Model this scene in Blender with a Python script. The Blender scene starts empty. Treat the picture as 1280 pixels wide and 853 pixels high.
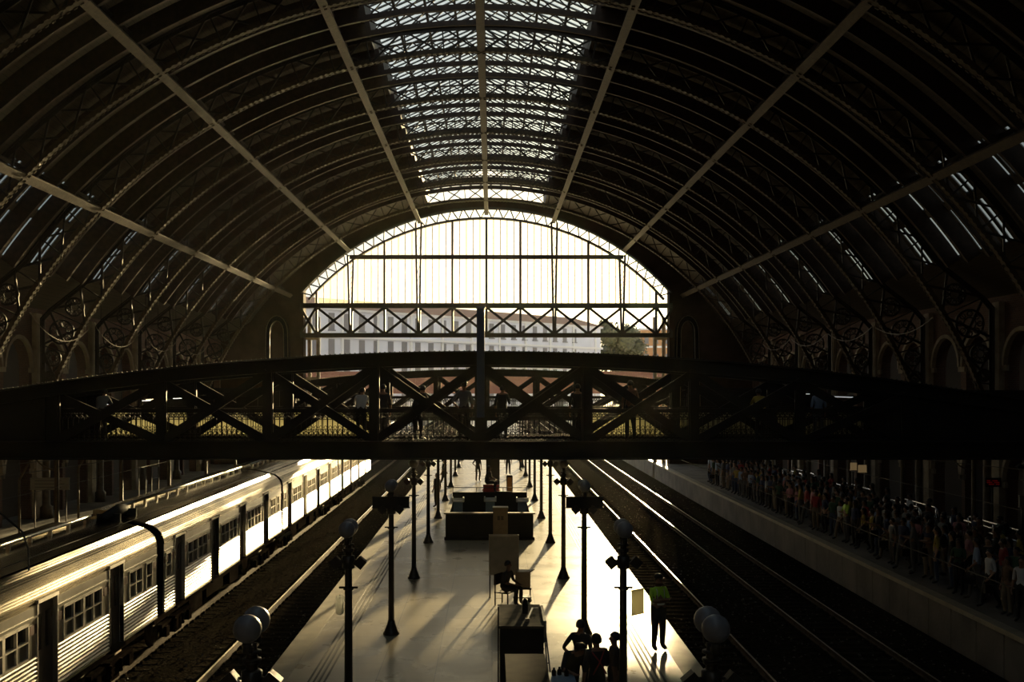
import bpy, math, random
from mathutils import Vector, Matrix
random.seed(7)
C = bpy.context.scene.collection
SC = bpy.context.scene
PI = math.pi
R = math.radians

# ------------------------------------------------------------------ camera, world, sun, exposure
EYE = 6.1                                   # eye height above the platform top (z = 0)
cd = bpy.data.cameras.new('camera')
cam = bpy.data.objects.new('camera', cd); C.objects.link(cam)
cam.location = (0, 0, EYE); cam.rotation_euler = (R(90), 0, 0)
cd.sensor_width = 36.0; cd.lens = 36.0 * 1300 / 1280
cd.shift_x = 25.0 / 1280; cd.shift_y = 55.5 / 1280
cd.clip_start = 0.2; cd.clip_end = 3000
SC.camera = cam
SC.view_settings.view_transform = 'Standard'; SC.view_settings.look = 'None'
SC.view_settings.gamma = 1; SC.view_settings.use_curve_mapping = False
SC.view_settings.exposure = -0.7
SC.cycles.max_bounces = 8; SC.cycles.diffuse_bounces = 3; SC.cycles.glossy_bounces = 4
SC.cycles.transparent_max_bounces = 16; SC.cycles.transmission_bounces = 4
SC.cycles.volume_bounces = 0

SUN_AZ, SUN_EL = R(9.3), R(5.6)
sun_dir = Vector((math.sin(SUN_AZ) * math.cos(SUN_EL), math.cos(SUN_AZ) * math.cos(SUN_EL), math.sin(SUN_EL)))
sd = bpy.data.lights.new('sun', 'SUN'); sd.energy = 25.0; sd.angle = R(0.9); sd.color = (1.0, 0.76, 0.38)
so = bpy.data.objects.new('sun', sd); C.objects.link(so)
so.rotation_euler = sun_dir.to_track_quat('Z', 'Y').to_euler()
so.location = (40, 250, 60)

w = bpy.data.worlds.new('sky'); SC.world = w; w.use_nodes = True
nt = w.node_tree; nt.nodes.clear()
wo = nt.nodes.new('ShaderNodeOutputWorld'); bg = nt.nodes.new('ShaderNodeBackground')
tc = nt.nodes.new('ShaderNodeTexCoord'); sep = nt.nodes.new('ShaderNodeSeparateXYZ')
nt.links.new(tc.outputs['Generated'], sep.inputs[0])
ramp = nt.nodes.new('ShaderNodeValToRGB')
nt.links.new(sep.outputs['Z'], ramp.inputs[0])
e = ramp.color_ramp.elements
e[0].position = 0.0; e[0].color = (1.35, 1.26, 1.05, 1)
e[1].position = 0.9; e[1].color = (0.26, 0.36, 0.42, 1)
m_ = ramp.color_ramp.elements.new(0.25); m_.color = (1.1, 1.08, 0.98, 1)
dot = nt.nodes.new('ShaderNodeVectorMath'); dot.operation = 'DOT_PRODUCT'
nrm = nt.nodes.new('ShaderNodeVectorMath'); nrm.operation = 'NORMALIZE'
nt.links.new(tc.outputs['Generated'], nrm.inputs[0]); nt.links.new(nrm.outputs[0], dot.inputs[0])
dot.inputs[1].default_value = sun_dir
mr = nt.nodes.new('ShaderNodeMapRange'); mr.inputs['From Min'].default_value = 0.94; mr.inputs['From Max'].default_value = 1.0
nt.links.new(dot.outputs['Value'], mr.inputs['Value'])
pw = nt.nodes.new('ShaderNodeMath'); pw.operation = 'POWER'; pw.inputs[1].default_value = 3.0
nt.links.new(mr.outputs[0], pw.inputs[0])
mx = nt.nodes.new('ShaderNodeMix'); mx.data_type = 'RGBA'; mx.blend_type = 'ADD'
nt.links.new(pw.outputs[0], mx.inputs['Factor']); nt.links.new(ramp.outputs[0], mx.inputs['A'])
mx.inputs['B'].default_value = (2.6, 2.1, 1.1, 1)
nt.links.new(mx.outputs['Result'], bg.inputs[0]); bg.inputs[1].default_value = 1.35
nt.links.new(bg.outputs[0], wo.inputs[0])

# ------------------------------------------------------------------ helpers
def tag(o, label=None, cat=None, group=None, kind=None):
    if label: o['label'] = label
    if cat: o['category'] = cat
    if group: o['group'] = group
    if kind: o['kind'] = kind
    return o

def empty(name, loc=(0, 0, 0), rz=0, label=None, cat=None, group=None, kind=None):
    o = bpy.data.objects.new(name, None); C.objects.link(o)
    o.location = loc; o.rotation_euler = (0, 0, rz); o.empty_display_size = 0.3
    return tag(o, label, cat, group, kind)

KIDS = {}
class MB:
    def __init__(s): s.v = []; s.f = []; s.sm = []; s.mi = []
    def add(s, vs, fs, smooth=False, mi=0):
        n = len(s.v); s.v += [tuple(p) for p in vs]
        for f in fs: s.f.append(tuple(i + n for i in f)); s.sm.append(smooth); s.mi.append(mi)
        return s
    def box(s, x0, x1, y0, y1, z0, z1, mi=0):
        vs = [(x, y, z) for x in (x0, x1) for y in (y0, y1) for z in (z0, z1)]
        return s.add(vs, [(0, 1, 3, 2), (4, 6, 7, 5), (0, 4, 5, 1), (2, 3, 7, 6), (0, 2, 6, 4), (1, 5, 7, 3)], mi=mi)
    def cbox(s, c, d, rz=0, rx=0, ry=0, mi=0):
        M = Matrix.Translation(c) @ Matrix.Rotation(rz, 4, 'Z') @ Matrix.Rotation(ry, 4, 'Y') @ Matrix.Rotation(rx, 4, 'X')
        vs = [M @ Vector((a * d[0] / 2, b * d[1] / 2, e * d[2] / 2)) for a in (-1, 1) for b in (-1, 1) for e in (-1, 1)]
        return s.add(vs, [(0, 1, 3, 2), (4, 6, 7, 5), (0, 4, 5, 1), (2, 3, 7, 6), (0, 2, 6, 4), (1, 5, 7, 3)], mi=mi)
    def bar(s, p, q, w_, h_, up=(0, 1, 0)):
        p, q = Vector(p), Vector(q); d = (q - p)
        if d.length < 1e-6: return s
        d.normalize(); u = Vector(up); a = d.cross(u)
        if a.length < 1e-4: a = d.cross(Vector((1, 0, 0.1)))
        a.normalize(); b = a.cross(d).normalized()
        vs = [r + a * (i * w_ / 2) + b * (j * h_ / 2) for r in (p, q) for i, j in ((-1, -1), (1, -1), (1, 1), (-1, 1))]
        return s.add(vs, [(0, 3, 2, 1), (4, 5, 6, 7), (0, 1, 5, 4), (1, 2, 6, 5), (2, 3, 7, 6), (3, 0, 4, 7)])
    def tube(s, pts, r, n=8, closed=False):
        pts = [Vector(p) for p in pts]; rs = r if isinstance(r, (list, tuple)) else [r] * len(pts)
        rings = []; m = len(pts)
        for i, p in enumerate(pts):
            a = pts[(i + 1) % m] if (closed or i + 1 < m) else p
            b = pts[i - 1] if (closed or i > 0) else p
            d = (a - b).normalized(); u = Vector((0, 0, 1)) if abs(d.z) < 0.95 else Vector((1, 0, 0))
            x = d.cross(u).normalized(); y = x.cross(d)
            rings.append([p + (x * math.cos(2 * PI * k / n) + y * math.sin(2 * PI * k / n)) * rs[i] for k in range(n)])
        vs = [p for rg in rings for p in rg]; fs = []
        for i in range(m if closed else m - 1):
            j = (i + 1) % m
            for k in range(n):
                fs.append((i * n + k, i * n + (k + 1) % n, j * n + (k + 1) % n, j * n + k))
        if not closed: fs += [tuple(range(n))[::-1], tuple((m - 1) * n + k for k in range(n))]
        return s.add(vs, fs, n > 5)
    def lathe(s, c, prof, n=16, smooth=True):
        vs = []; fs = []; m = len(prof)
        for r_, z in prof:
            for k in range(n): vs.append((c[0] + r_ * math.cos(2 * PI * k / n), c[1] + r_ * math.sin(2 * PI * k / n), c[2] + z))
        for i in range(m - 1):
            for k in range(n):
                fs.append((i * n + k, i * n + (k + 1) % n, (i + 1) * n + (k + 1) % n, (i + 1) * n + k))
        fs += [tuple(range(n))[::-1], tuple((m - 1) * n + k for k in range(n))]
        return s.add(vs, fs, smooth)
    def ball(s, c, r, n=14, sc=(1, 1, 1)):
        vs = []; fs = []; h = n // 2 + 1
        for i in range(h + 1):
            t = PI * (0.02 + 0.96 * i / h)
            for k in range(n):
                vs.append((c[0] + r * sc[0] * math.sin(t) * math.cos(2 * PI * k / n), c[1] + r * sc[1] * math.sin(t) * math.sin(2 * PI * k / n), c[2] - r * sc[2] * math.cos(t)))
        for i in range(h):
            for k in range(n): fs.append((i * n + k, i * n + (k + 1) % n, (i + 1) * n + (k + 1) % n, (i + 1) * n + k))
        fs += [tuple(range(n))[::-1], tuple(h * n + k for k in range(n))]
        return s.add(vs, fs, True)
    def sweep(s, prof, y0, y1, closed=True, mi=0):
        """prof: list of (x,z), extruded along y"""
        n = len(prof)
        vs = [(x, y0, z) for x, z in prof] + [(x, y1, z) for x, z in prof]
        fs = [(i, (i + 1) % n, n + (i + 1) % n, n + i) for i in range(n if closed else n - 1)]
        if closed: fs += [tuple(range(n))[::-1], tuple(range(n, 2 * n))]
        return s.add(vs, fs, mi=mi)
    def ring(s, c, r, w_, t, axis='Y', n=16, a0=0, a1=2 * PI):
        pts = []
        for k in range(n + 1):
            a = a0 + (a1 - a0) * k / n
            if axis == 'Y': pts.append(Vector((c[0] + r * math.cos(a), c[1], c[2] + r * math.sin(a))))
            else: pts.append(Vector((c[0], c[1] + r * math.cos(a), c[2] + r * math.sin(a))))
        up = (0, 1, 0) if axis == 'Y' else (1, 0, 0)
        for p, q in zip(pts[:-1], pts[1:]): s.bar(p, q, w_, t, up)
        return s
    def build(s, name, mat, parent=None, label=None, cat=None, group=None, kind=None):
        me = bpy.data.meshes.new(name); me.from_pydata(s.v, [], s.f)
        me.polygons.foreach_set('use_smooth', s.sm)
        mats = mat if isinstance(mat, (list, tuple)) else [mat]
        for m in mats: me.materials.append(m)
        if len(mats) > 1: me.polygons.foreach_set('material_index', s.mi)
        me.update()
        o = bpy.data.objects.new(name, me); C.objects.link(o)
        if parent: o.parent = parent; KIDS.setdefault(parent.name, []).append(o)
        return tag(o, label, cat, group, kind)

def copy_tree(o, parent=None, drop=()):
    c = o.copy(); C.objects.link(c)
    if parent: c.parent = parent; KIDS.setdefault(parent.name, []).append(c)
    for ch in list(KIDS.get(o.name, [])): copy_tree(ch, c)
    return c

ORD = 'first second third fourth fifth sixth seventh eighth ninth tenth eleventh twelfth thirteenth fourteenth fifteenth sixteenth seventeenth eighteenth nineteenth twentieth'.split()
def ordn(i):
    if i < 20: return ORD[i]
    n = i + 1; t = {1: 'st', 2: 'nd', 3: 'rd'}.get(n % 10 if n % 100 not in (11, 12, 13) else 0, 'th')
    return '%d%s' % (n, t)

# ------------------------------------------------------------------ materials
def mat(name, col, rough=0.6, metal=0.0, noise=0.0, scale=4.0, bump=0.0, bscale=30.0, spec=0.5, emit=None, estr=0, col2=None):
    m = bpy.data.materials.new(name); m.use_nodes = True
    t = m.node_tree; b = t.nodes['Principled BSDF']
    b.inputs['Base Color'].default_value = (*col, 1); b.inputs['Roughness'].default_value = rough
    b.inputs['Metallic'].default_value = metal; b.inputs['Specular IOR Level'].default_value = spec
    if noise or col2:
        tcn = t.nodes.new('ShaderNodeTexCoord'); n = t.nodes.new('ShaderNodeTexNoise'); n.inputs['Scale'].default_value = scale
        n.inputs['Detail'].default_value = 5
        t.links.new(tcn.outputs['Object'], n.inputs['Vector'])
        r_ = t.nodes.new('ShaderNodeValToRGB'); t.links.new(n.outputs['Fac'], r_.inputs[0])
        a = col; c2 = col2 or tuple(min(1, x * (1 + noise)) for x in col); a = tuple(x * (1 - noise) for x in col) if not col2 else col
        r_.color_ramp.elements[0].position = 0.35; r_.color_ramp.elements[1].position = 0.65
        r_.color_ramp.elements[0].color = (*a, 1); r_.color_ramp.elements[1].color = (*c2, 1)
        t.links.new(r_.outputs[0], b.inputs['Base Color'])
    if bump:
        tcn = t.nodes.new('ShaderNodeTexCoord'); n = t.nodes.new('ShaderNodeTexNoise'); n.inputs['Scale'].default_value = bscale
        t.links.new(tcn.outputs['Object'], n.inputs['Vector'])
        bp = t.nodes.new('ShaderNodeBump'); bp.inputs['Strength'].default_value = bump; bp.inputs['Distance'].default_value = 0.05
        t.links.new(n.outputs['Fac'], bp.inputs['Height']); t.links.new(bp.outputs[0], b.inputs['Normal'])
    if emit: b.inputs['Emission Color'].default_value = (*emit, 1); b.inputs['Emission Strength'].default_value = estr
    return m

def glassmat(name, tr, col, transl):
    """thin dirty pane: part see-through, part translucent"""
    m = bpy.data.materials.new(name); m.use_nodes = True; t = m.node_tree; t.nodes.clear()
    o = t.nodes.new('ShaderNodeOutputMaterial'); a = t.nodes.new('ShaderNodeBsdfTransparent'); a.inputs[0].default_value = (*tr, 1)
    l = t.nodes.new('ShaderNodeBsdfTranslucent'); l.inputs[0].default_value = (*col, 1)
    x = t.nodes.new('ShaderNodeMixShader'); x.inputs[0].default_value = transl
    t.links.new(a.outputs[0], x.inputs[1]); t.links.new(l.outputs[0], x.inputs[2]); t.links.new(x.outputs[0], o.inputs[0])
    return m

M = {}
M['iron'] = mat('iron', (0.035, 0.028, 0.022), 0.55, 0.0, noise=0.3, scale=3, bump=0.15, bscale=40)
M['iron_tan'] = mat('iron_tan', (0.095, 0.068, 0.037), 0.5, 0.0, noise=0.25, scale=6, bump=0.2, bscale=25)
M['iron_red'] = mat('iron_red', (0.055, 0.032, 0.022), 0.5, 0.0, noise=0.3, scale=5)
M['roof'] = mat('roof_boards', (0.10, 0.075, 0.05), 0.6)
M['black'] = mat('black_paint', (0.012, 0.011, 0.010), 0.6, spec=.25)
M['blackpost'] = mat('post_paint', (0.02, 0.017, 0.014), 0.35, bump=0.05)
M['globe'] = mat('opal_globe', (0.16, 0.16, 0.18), 0.35, noise=0.1, scale=3)
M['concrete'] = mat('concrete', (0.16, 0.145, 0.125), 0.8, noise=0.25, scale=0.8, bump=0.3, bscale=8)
M['edge'] = mat('edge_stone', (0.34, 0.30, 0.22), 0.5, noise=0.15, scale=2)
M['tactile'] = mat('tactile_strip', (0.10, 0.09, 0.07), 0.6)
M['rail'] = mat('rail_steel', (0.75, 0.70, 0.62), 0.32, 1.0, noise=0.1, scale=3)
M['rail_rust'] = mat('rail_rust', (0.07, 0.05, 0.032), 0.9, 0.0, noise=0.3, spec=.05)
M['sleeper'] = mat('sleeper', (0.024, 0.02, 0.015), 0.9, noise=0.4, scale=3, bump=0.4, bscale=10, spec=.0)
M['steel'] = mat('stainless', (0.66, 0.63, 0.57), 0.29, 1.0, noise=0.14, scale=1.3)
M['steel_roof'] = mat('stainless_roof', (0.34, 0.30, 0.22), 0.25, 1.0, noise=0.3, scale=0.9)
M['steel_frame'] = mat('window_frame', (0.58, 0.54, 0.47), 0.5, 0.6, noise=0.15, scale=3)
M['darkglass'] = mat('dark_glass', (0.02, 0.02, 0.018), 0.12, 0.0)
M['dirtyglass'] = mat('dusty_glass', (0.10, 0.09, 0.065), 0.4, 0.0)
M['rubber'] = mat('rubber', (0.02, 0.018, 0.016), 0.7)
M['door'] = mat('train_door', (0.10, 0.075, 0.06), 0.45, 0.3)
M['under'] = mat('underframe', (0.010, 0.008, 0.007), 1.0, noise=0.4, scale=5, spec=.0)
M['redband'] = mat('red_band', (0.17, 0.07, 0.045), 0.5)
M['ballast'] = mat('ballast', (0.007, 0.006, 0.0045), 1.0, bump=0.6, bscale=14, col2=(0.026, 0.022, 0.016), scale=9, spec=.0)
M['stone'] = mat('ballast_stone', (0.075, 0.065, 0.05), 0.7, noise=0.5, scale=2)
M['grey_cab'] = mat('grey_cabinet', (0.22, 0.20, 0.16), 0.5, noise=0.12, scale=5)
M['brown_cab'] = mat('brown_cabinet', (0.23, 0.17, 0.10), 0.5, noise=0.12, scale=5)
M['wood'] = mat('dusty_top', (0.085, 0.07, 0.05), 0.9, noise=0.3, scale=4, spec=.08)
M['white'] = mat('white_paint', (0.7, 0.7, 0.68), 0.4)
M['bluegrey'] = mat('blue_grey', (0.18, 0.26, 0.36), 0.4)
M['signgrey'] = mat('sign_grey', (0.22, 0.22, 0.20), 0.5)
M['signtext'] = mat('sign_lines', (0.06, 0.06, 0.06), 0.5)
M['blue'] = mat('blue_paint', (0.015, 0.03, 0.10), 0.4)
M['red'] = mat('red_plastic', (0.28, 0.02, 0.02), 0.4)
M['amber'] = mat('amber_plastic', (0.45, 0.22, 0.05), 0.4)
M['brick'] = None
M['plaster'] = mat('stone_trim', (0.36, 0.31, 0.23), 0.8, noise=0.2, scale=2, bump=0.1)
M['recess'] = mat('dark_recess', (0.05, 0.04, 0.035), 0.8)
M['tubelight'] = mat('tube_light', (1, 1, 1), 0.5, emit=(1.0, 0.97, 0.9), estr=2.2)
M['tubelight_dim'] = mat('tube_light_far', (1, 1, 1), 0.5, emit=(0.9, 0.95, 1.0), estr=0.8)
M['ledred'] = mat('led_red', (0.1, 0, 0), 0.5, emit=(1, 0.03, 0.02), estr=0.05)
M['lit_sign'] = mat('lit_sign', (0.4, 0.35, 0.2), 0.5, emit=(1.0, 0.66, 0.3), estr=0.16)
M['cable'] = mat('cable', (0.02, 0.018, 0.015), 0.5)
M['cable_tan'] = mat('cable_tan', (0.16, 0.13, 0.09), 0.5)
M['hut'] = mat('terracotta_wall', (0.30, 0.13, 0.085), 0.8, noise=0.1)
M['bld'] = mat('pale_render', (0.72, 0.72, 0.78), 0.8, noise=0.08, scale=0.1)
M['bldtrim'] = mat('pale_trim', (0.8, 0.78, 0.76), 0.8)
M['bldroof'] = mat('tile_roof', (0.35, 0.20, 0.13), 0.8)
M['bldwin'] = mat('shuttered_window', (0.20, 0.19, 0.20), 0.5)
M['orange_bld'] = mat('orange_brick', (0.50, 0.26, 0.12), 0.8)
M['leaf'] = mat('leaf', (0.085, 0.085, 0.04), 0.6, noise=0.5, scale=0.5)
M['bark'] = mat('bark', (0.08, 0.06, 0.04), 0.8)
M['ground'] = mat('street_ground', (0.45, 0.40, 0.32), 0.9, noise=0.3, scale=0.1)
M['pane'] = glassmat('gable_glass', (0.88, 0.86, 0.80), (0.9, 0.87, 0.75), 0.25)
M['skyglass'] = glassmat('skylight_glass', (0.85, 0.92, 0.95), (0.6, 0.66, 0.68), 0.2)
M['sideglass'] = glassmat('side_skylight_glass', (0.16, 0.20, 0.225), (0.5, 0.5, 0.5), 0.10)
M['frost'] = glassmat('frosted_panel', (0.35, 0.34, 0.25), (0.34, 0.33, 0.25), 0.8)
M['trans_white'] = glassmat('white_plastic', (0.5, 0.5, 0.5), (0.95, 0.95, 0.9), 1.0)
M['hivis'] = mat('hi_vis', (0.42, 0.75, 0.05), 0.6)
M['reflect'] = mat('reflective', (0.7, 0.7, 0.65), 0.35)

M['dark_brick'] = mat('brick_dark', (0.045, 0.028, 0.018), 0.9, noise=0.3, scale=1, spec=.1)  # darker brick tone for the far gable wall
def brickmat():
    m = mat('brick', (0.20, 0.10, 0.06), 0.8); t = m.node_tree; b = t.nodes['Principled BSDF']
    tcn = t.nodes.new('ShaderNodeTexCoord'); mp = t.nodes.new('ShaderNodeMapping'); mp.inputs['Rotation'].default_value = (R(90), 0, R(90))
    br = t.nodes.new('ShaderNodeTexBrick'); br.inputs['Scale'].default_value = 3.0
    s_ = t.nodes.new('ShaderNodeSeparateXYZ'); c_ = t.nodes.new('ShaderNodeCombineXYZ')
    ad = t.nodes.new('ShaderNodeMath'); ad.operation = 'ADD'
    t.links.new(tcn.outputs['Object'], s_.inputs[0]); t.links.new(s_.outputs[0], ad.inputs[0]); t.links.new(s_.outputs[1], ad.inputs[1])
    t.links.new(ad.outputs[0], c_.inputs[0]); t.links.new(s_.outputs[2], c_.inputs[1])
    t.links.new(c_.outputs[0], br.inputs['Vector'])
    br.inputs['Color1'].default_value = (0.12, 0.055, 0.032, 1); br.inputs['Color2'].default_value = (0.08, 0.036, 0.022, 1)
    br.inputs['Mortar'].default_value = (0.12, 0.10, 0.08, 1)
    t.links.new(br.outputs['Color'], b.inputs['Base Color'])
    return m
M['brick'] = brickmat()

def floormat():
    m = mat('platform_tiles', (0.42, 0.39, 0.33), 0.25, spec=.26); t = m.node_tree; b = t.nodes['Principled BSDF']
    tcn = t.nodes.new('ShaderNodeTexCoord'); br = t.nodes.new('ShaderNodeTexBrick'); br.offset = 0.0
    br.inputs['Scale'].default_value = 1.0; br.inputs['Brick Width'].default_value = 1.2; br.inputs['Row Height'].default_value = 1.2
    br.inputs['Mortar Size'].default_value = 0.008
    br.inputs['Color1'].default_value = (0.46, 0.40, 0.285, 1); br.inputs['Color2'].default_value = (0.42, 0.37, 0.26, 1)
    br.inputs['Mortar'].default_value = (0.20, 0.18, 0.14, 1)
    t.links.new(tcn.outputs['Object'], br.inputs['Vector'])
    n = t.nodes.new('ShaderNodeTexNoise'); n.inputs['Scale'].default_value = 0.7; n.inputs['Detail'].default_value = 6
    t.links.new(tcn.outputs['Object'], n.inputs['Vector'])
    mxx = t.nodes.new('ShaderNodeMix'); mxx.data_type = 'RGBA'; mxx.blend_type = 'MULTIPLY'; mxx.inputs['Factor'].default_value = 0.35
    rr = t.nodes.new('ShaderNodeValToRGB'); rr.color_ramp.elements[0].position = 0.3; rr.color_ramp.elements[0].color = (0.55, 0.53, 0.5, 1); rr.color_ramp.elements[1].position = 0.6
    t.links.new(n.outputs['Fac'], rr.inputs[0])
    t.links.new(br.outputs['Color'], mxx.inputs['A']); t.links.new(rr.outputs[0], mxx.inputs['B'])
    t.links.new(mxx.outputs['Result'], b.inputs['Base Color'])
    mrr = t.nodes.new('ShaderNodeMapRange'); mrr.inputs['To Min'].default_value = 0.21; mrr.inputs['To Max'].default_value = 0.36
    t.links.new(n.outputs['Fac'], mrr.inputs['Value']); t.links.new(mrr.outputs[0], b.inputs['Roughness'])
    bp = t.nodes.new('ShaderNodeBump'); bp.inputs['Strength'].default_value = 0.16; bp.inputs['Distance'].default_value = 0.02
    n2 = t.nodes.new('ShaderNodeTexNoise'); n2.inputs['Scale'].default_value = 3.0; t.links.new(tcn.outputs['Object'], n2.inputs['Vector'])
    t.links.new(n2.outputs['Fac'], bp.inputs['Height']); t.links.new(bp.outputs[0], b.inputs['Normal'])
    return m
M['floor'] = floormat()

def roofmat():
    m = M['roof']; t = m.node_tree; b = t.nodes['Principled BSDF']
    tcn = t.nodes.new('ShaderNodeTexCoord'); s_ = t.nodes.new('ShaderNodeSeparateXYZ'); t.links.new(tcn.outputs['Object'], s_.inputs[0])
    ax = t.nodes.new('ShaderNodeMath'); ax.operation = 'ADD'; ax.inputs[1].default_value = 0.43; t.links.new(s_.outputs[0], ax.inputs[0])
    az = t.nodes.new('ShaderNodeMath'); az.operation = 'ADD'; az.inputs[1].default_value = 1.9; t.links.new(s_.outputs[2], az.inputs[0])
    at = t.nodes.new('ShaderNodeMath'); at.operation = 'ARCTAN2'; t.links.new(ax.outputs[0], at.inputs[0]); t.links.new(az.outputs[0], at.inputs[1])
    mu = t.nodes.new('ShaderNodeMath'); mu.operation = 'MULTIPLY'; mu.inputs[1].default_value = 22.4 / 0.22; t.links.new(at.outputs[0], mu.inputs[0])
    fr = t.nodes.new('ShaderNodeMath'); fr.operation = 'FRACT'; t.links.new(mu.outputs[0], fr.inputs[0])
    rr = t.nodes.new('ShaderNodeValToRGB'); rr.color_ramp.elements[0].position = 0.05; rr.color_ramp.elements[0].color = (0.015, 0.011, 0.008, 1)
    rr.color_ramp.elements[1].position = 0.14; rr.color_ramp.elements[1].color = (0.06, 0.046, 0.03, 1)
    t.links.new(fr.outputs[0], rr.inputs[0]); t.links.new(rr.outputs[0], b.inputs['Base Color'])
roofmat()

# ------------------------------------------------------------------ shed geometry constants
XC, ZC, RI = -0.43, -1.9, 21.2             # rib circle: centre and inner radius
RO = 22.4                                  # roof covering
RIB0, BAY = 21.4, 6.6
YG = 80.6                                  # far gable screen
Y0 = -60.0                                 # the shed behind the camera
ZR = -1.05                                 # top of rail
ZB = -1.235                                 # ballast
PL, PR = -4.75, 4.54                       # centre platform edges
WALL = 20.6
def arc(r, x): return ZC + math.sqrt(r * r - x * x)
def P(x, y, z): return (XC + x, y, z)

# ------------------------------------------------------------------ structure: floor, platforms, walls, roof
def struct(mb, name, m, **k): return mb.build(name, m, kind='structure', label=k.get('label'))
b = MB(); b.box(-60, 60, Y0, 900, -3.0, ZB - 0.15); struct(b, 'ground', M['ground'], label='dark ground under tracks and street beyond')
b = MB(); b.box(-12.2, PL + 0.3, Y0, 420, -2.0, ZB + .012); struct(b, 'ground_ballast_left', M['ballast'], label='dark ballast bed between train and centre platform')
b = MB(); b.box(PR - 0.3, 12.9, Y0, 420, -2.0, ZB); struct(b, 'ground_ballast_right', M['ballast'], label='dark ballast bed of the two right tracks')
b = MB(); b.box(PL + 0.5, PR - 0.5, Y0, 200, -2.0, 0.0)
struct(b, 'floor_centre', M['floor'], label='glossy pale tiled floor of the centre platform')
b = MB()
b.box(PL, PL + 0.5, Y0, 200, -0.14, 0.004); b.box(PR - 0.5, PR, Y0, 200, -0.14, 0.004)
struct(b, 'trim_1', M['edge'], label='pale stone edges of the centre platform')
b = MB(); b.box(PL + 0.18, PL + 0.52, Y0, 200, -2, -0.14); b.box(PR - 0.52, PR - 0.18, Y0, 200, -2, -0.14)
struct(b, 'trim_2', M['concrete'], label='concrete side faces of the centre platform')
b = MB()
for x0, sgn in ((PL, 1), (PR, -1)):
    for k in range(4):
        xa = x0 + sgn * (0.95 + 0.11 * k); b.box(min(xa, xa + sgn * .045), max(xa, xa + sgn * .045), Y0, 200, 0.0, 0.006)
struct(b, 'trim_3', M['tactile'], label='dark grooved warning strips along the centre platform edges')
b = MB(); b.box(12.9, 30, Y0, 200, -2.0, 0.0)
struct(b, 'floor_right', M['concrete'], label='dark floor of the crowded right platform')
b = MB(); b.box(12.76, 13.1, Y0, 200, -0.12, 0.006); struct(b, 'trim_4', M['edge'], label='thin pale coping along the right platform edge')
b = MB()
y = 5.0
while y < 200:
    b.box(12.80, 12.95, y + 0.02, y + 1.48, -2.0, -0.12); y += 1.5
struct(b, 'wall_platform_right', M['concrete'], label='grey concrete slab wall below the right platform edge')
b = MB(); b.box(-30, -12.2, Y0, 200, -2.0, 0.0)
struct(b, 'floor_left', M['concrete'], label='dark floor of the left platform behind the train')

# roof covering with a hole for the lantern and slots for the low skylights
def skinpts(x0, x1, n):
    return [(XC + x0 + (x1 - x0) * i / n, arc(RO, x0 + (x1 - x0) * i / n)) for i in range(n + 1)]
LW = 4.4
side_y = []
yy = RIB0 - 13 * BAY
while yy < YG - 1:
    for k in range(3): side_y.append((yy + 0.9 + k * 1.85, yy + 0.9 + k * 1.85 + 0.24)); side_y.append((yy + 1.34 + k * 1.85, yy + 1.58 + k * 1.85))
    yy += BAY
def thick(prof, y0, y1, mb, t=0.08):
    top = [(x, z + t) for x, z in prof]
    mb.sweep(prof + top[::-1], y0, y1)
b = MB()
for s in (-1, 1):
    pr = [(XC + s * (px - XC), pz) for px, pz in skinpts(LW, 15.9, 28)]
    thick(pr, Y0, YG + 0.4, b)
    low = [(XC + s * (px - XC), pz) for px, pz in skinpts(15.9, 18.3, 8)]
    end = [(XC + s * 18.3, arc(RO, 18.3)), (XC + s * (WALL + .4), 9.4)]
    last = Y0
    for a, c in side_y:
        if a < Y0: continue
        thick(low, last, a, b); last = c
    thick(low, last, YG + 0.4, b)
    thick(end, Y0, YG + 0.4, b)
    mid = [(XC + s * (px - XC), pz) for px, pz in skinpts(16.95, 17.15, 1)]
    thick([(x, z - .02) for x, z in mid], Y0, YG + 0.4, b, .12)
struct(b, 'ceiling', M['roof'], label='dark boarded barrel roof of the train shed')
b = MB()
for s in (-1, 1):
    low = [(XC + s * (px - XC), pz + 0.03) for px, pz in skinpts(15.9, 18.3, 8)]
    for a, c in side_y: b.sweep(low, a, c, closed=False)
struct(b, 'window_2', M['sideglass'], label='narrow paired glass strips low on both sides of the roof')
# lantern over the centre
b = MB()
zl = arc(RO, LW); zt = zl + 0.9; zr = zl + 3.0
b.sweep([(XC - LW - .3, zt), (XC, zr)], Y0, YG, closed=False); b.sweep([(XC, zr), (XC + LW + .3, zt)], Y0, YG, closed=False)
struct(b, 'window_3', M['skyglass'], label='pitched glass lantern along the crown of the roof')
b = MB()
for s in (-1, 1):
    b.box(min(XC + s * LW, XC + s * (LW + .12)), max(XC + s * LW, XC + s * (LW + .12)), Y0, YG, zl - 0.2, zt + .1)
    y = Y0
    while y < YG:
        b.bar((XC + s * (LW + .3), y, zt + .03), (XC, y, zr + .03), .17, .03, (0, 0, 1)); y += 0.55
    for k in range(1, 4):
        xx = s * (LW + .3) * k / 4; zz = zt + (zr - zt) * (1 - k / 4)
        b.box(XC + xx - .05, XC + xx + .05, Y0, YG, zz - .14, zz)
b.box(XC - .12, XC + .12, Y0, YG, zr - .2, zr + .06)
struct(b, 'trim_5', M['iron'], label='dark glazing bars and curbs of the roof lantern')

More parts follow.
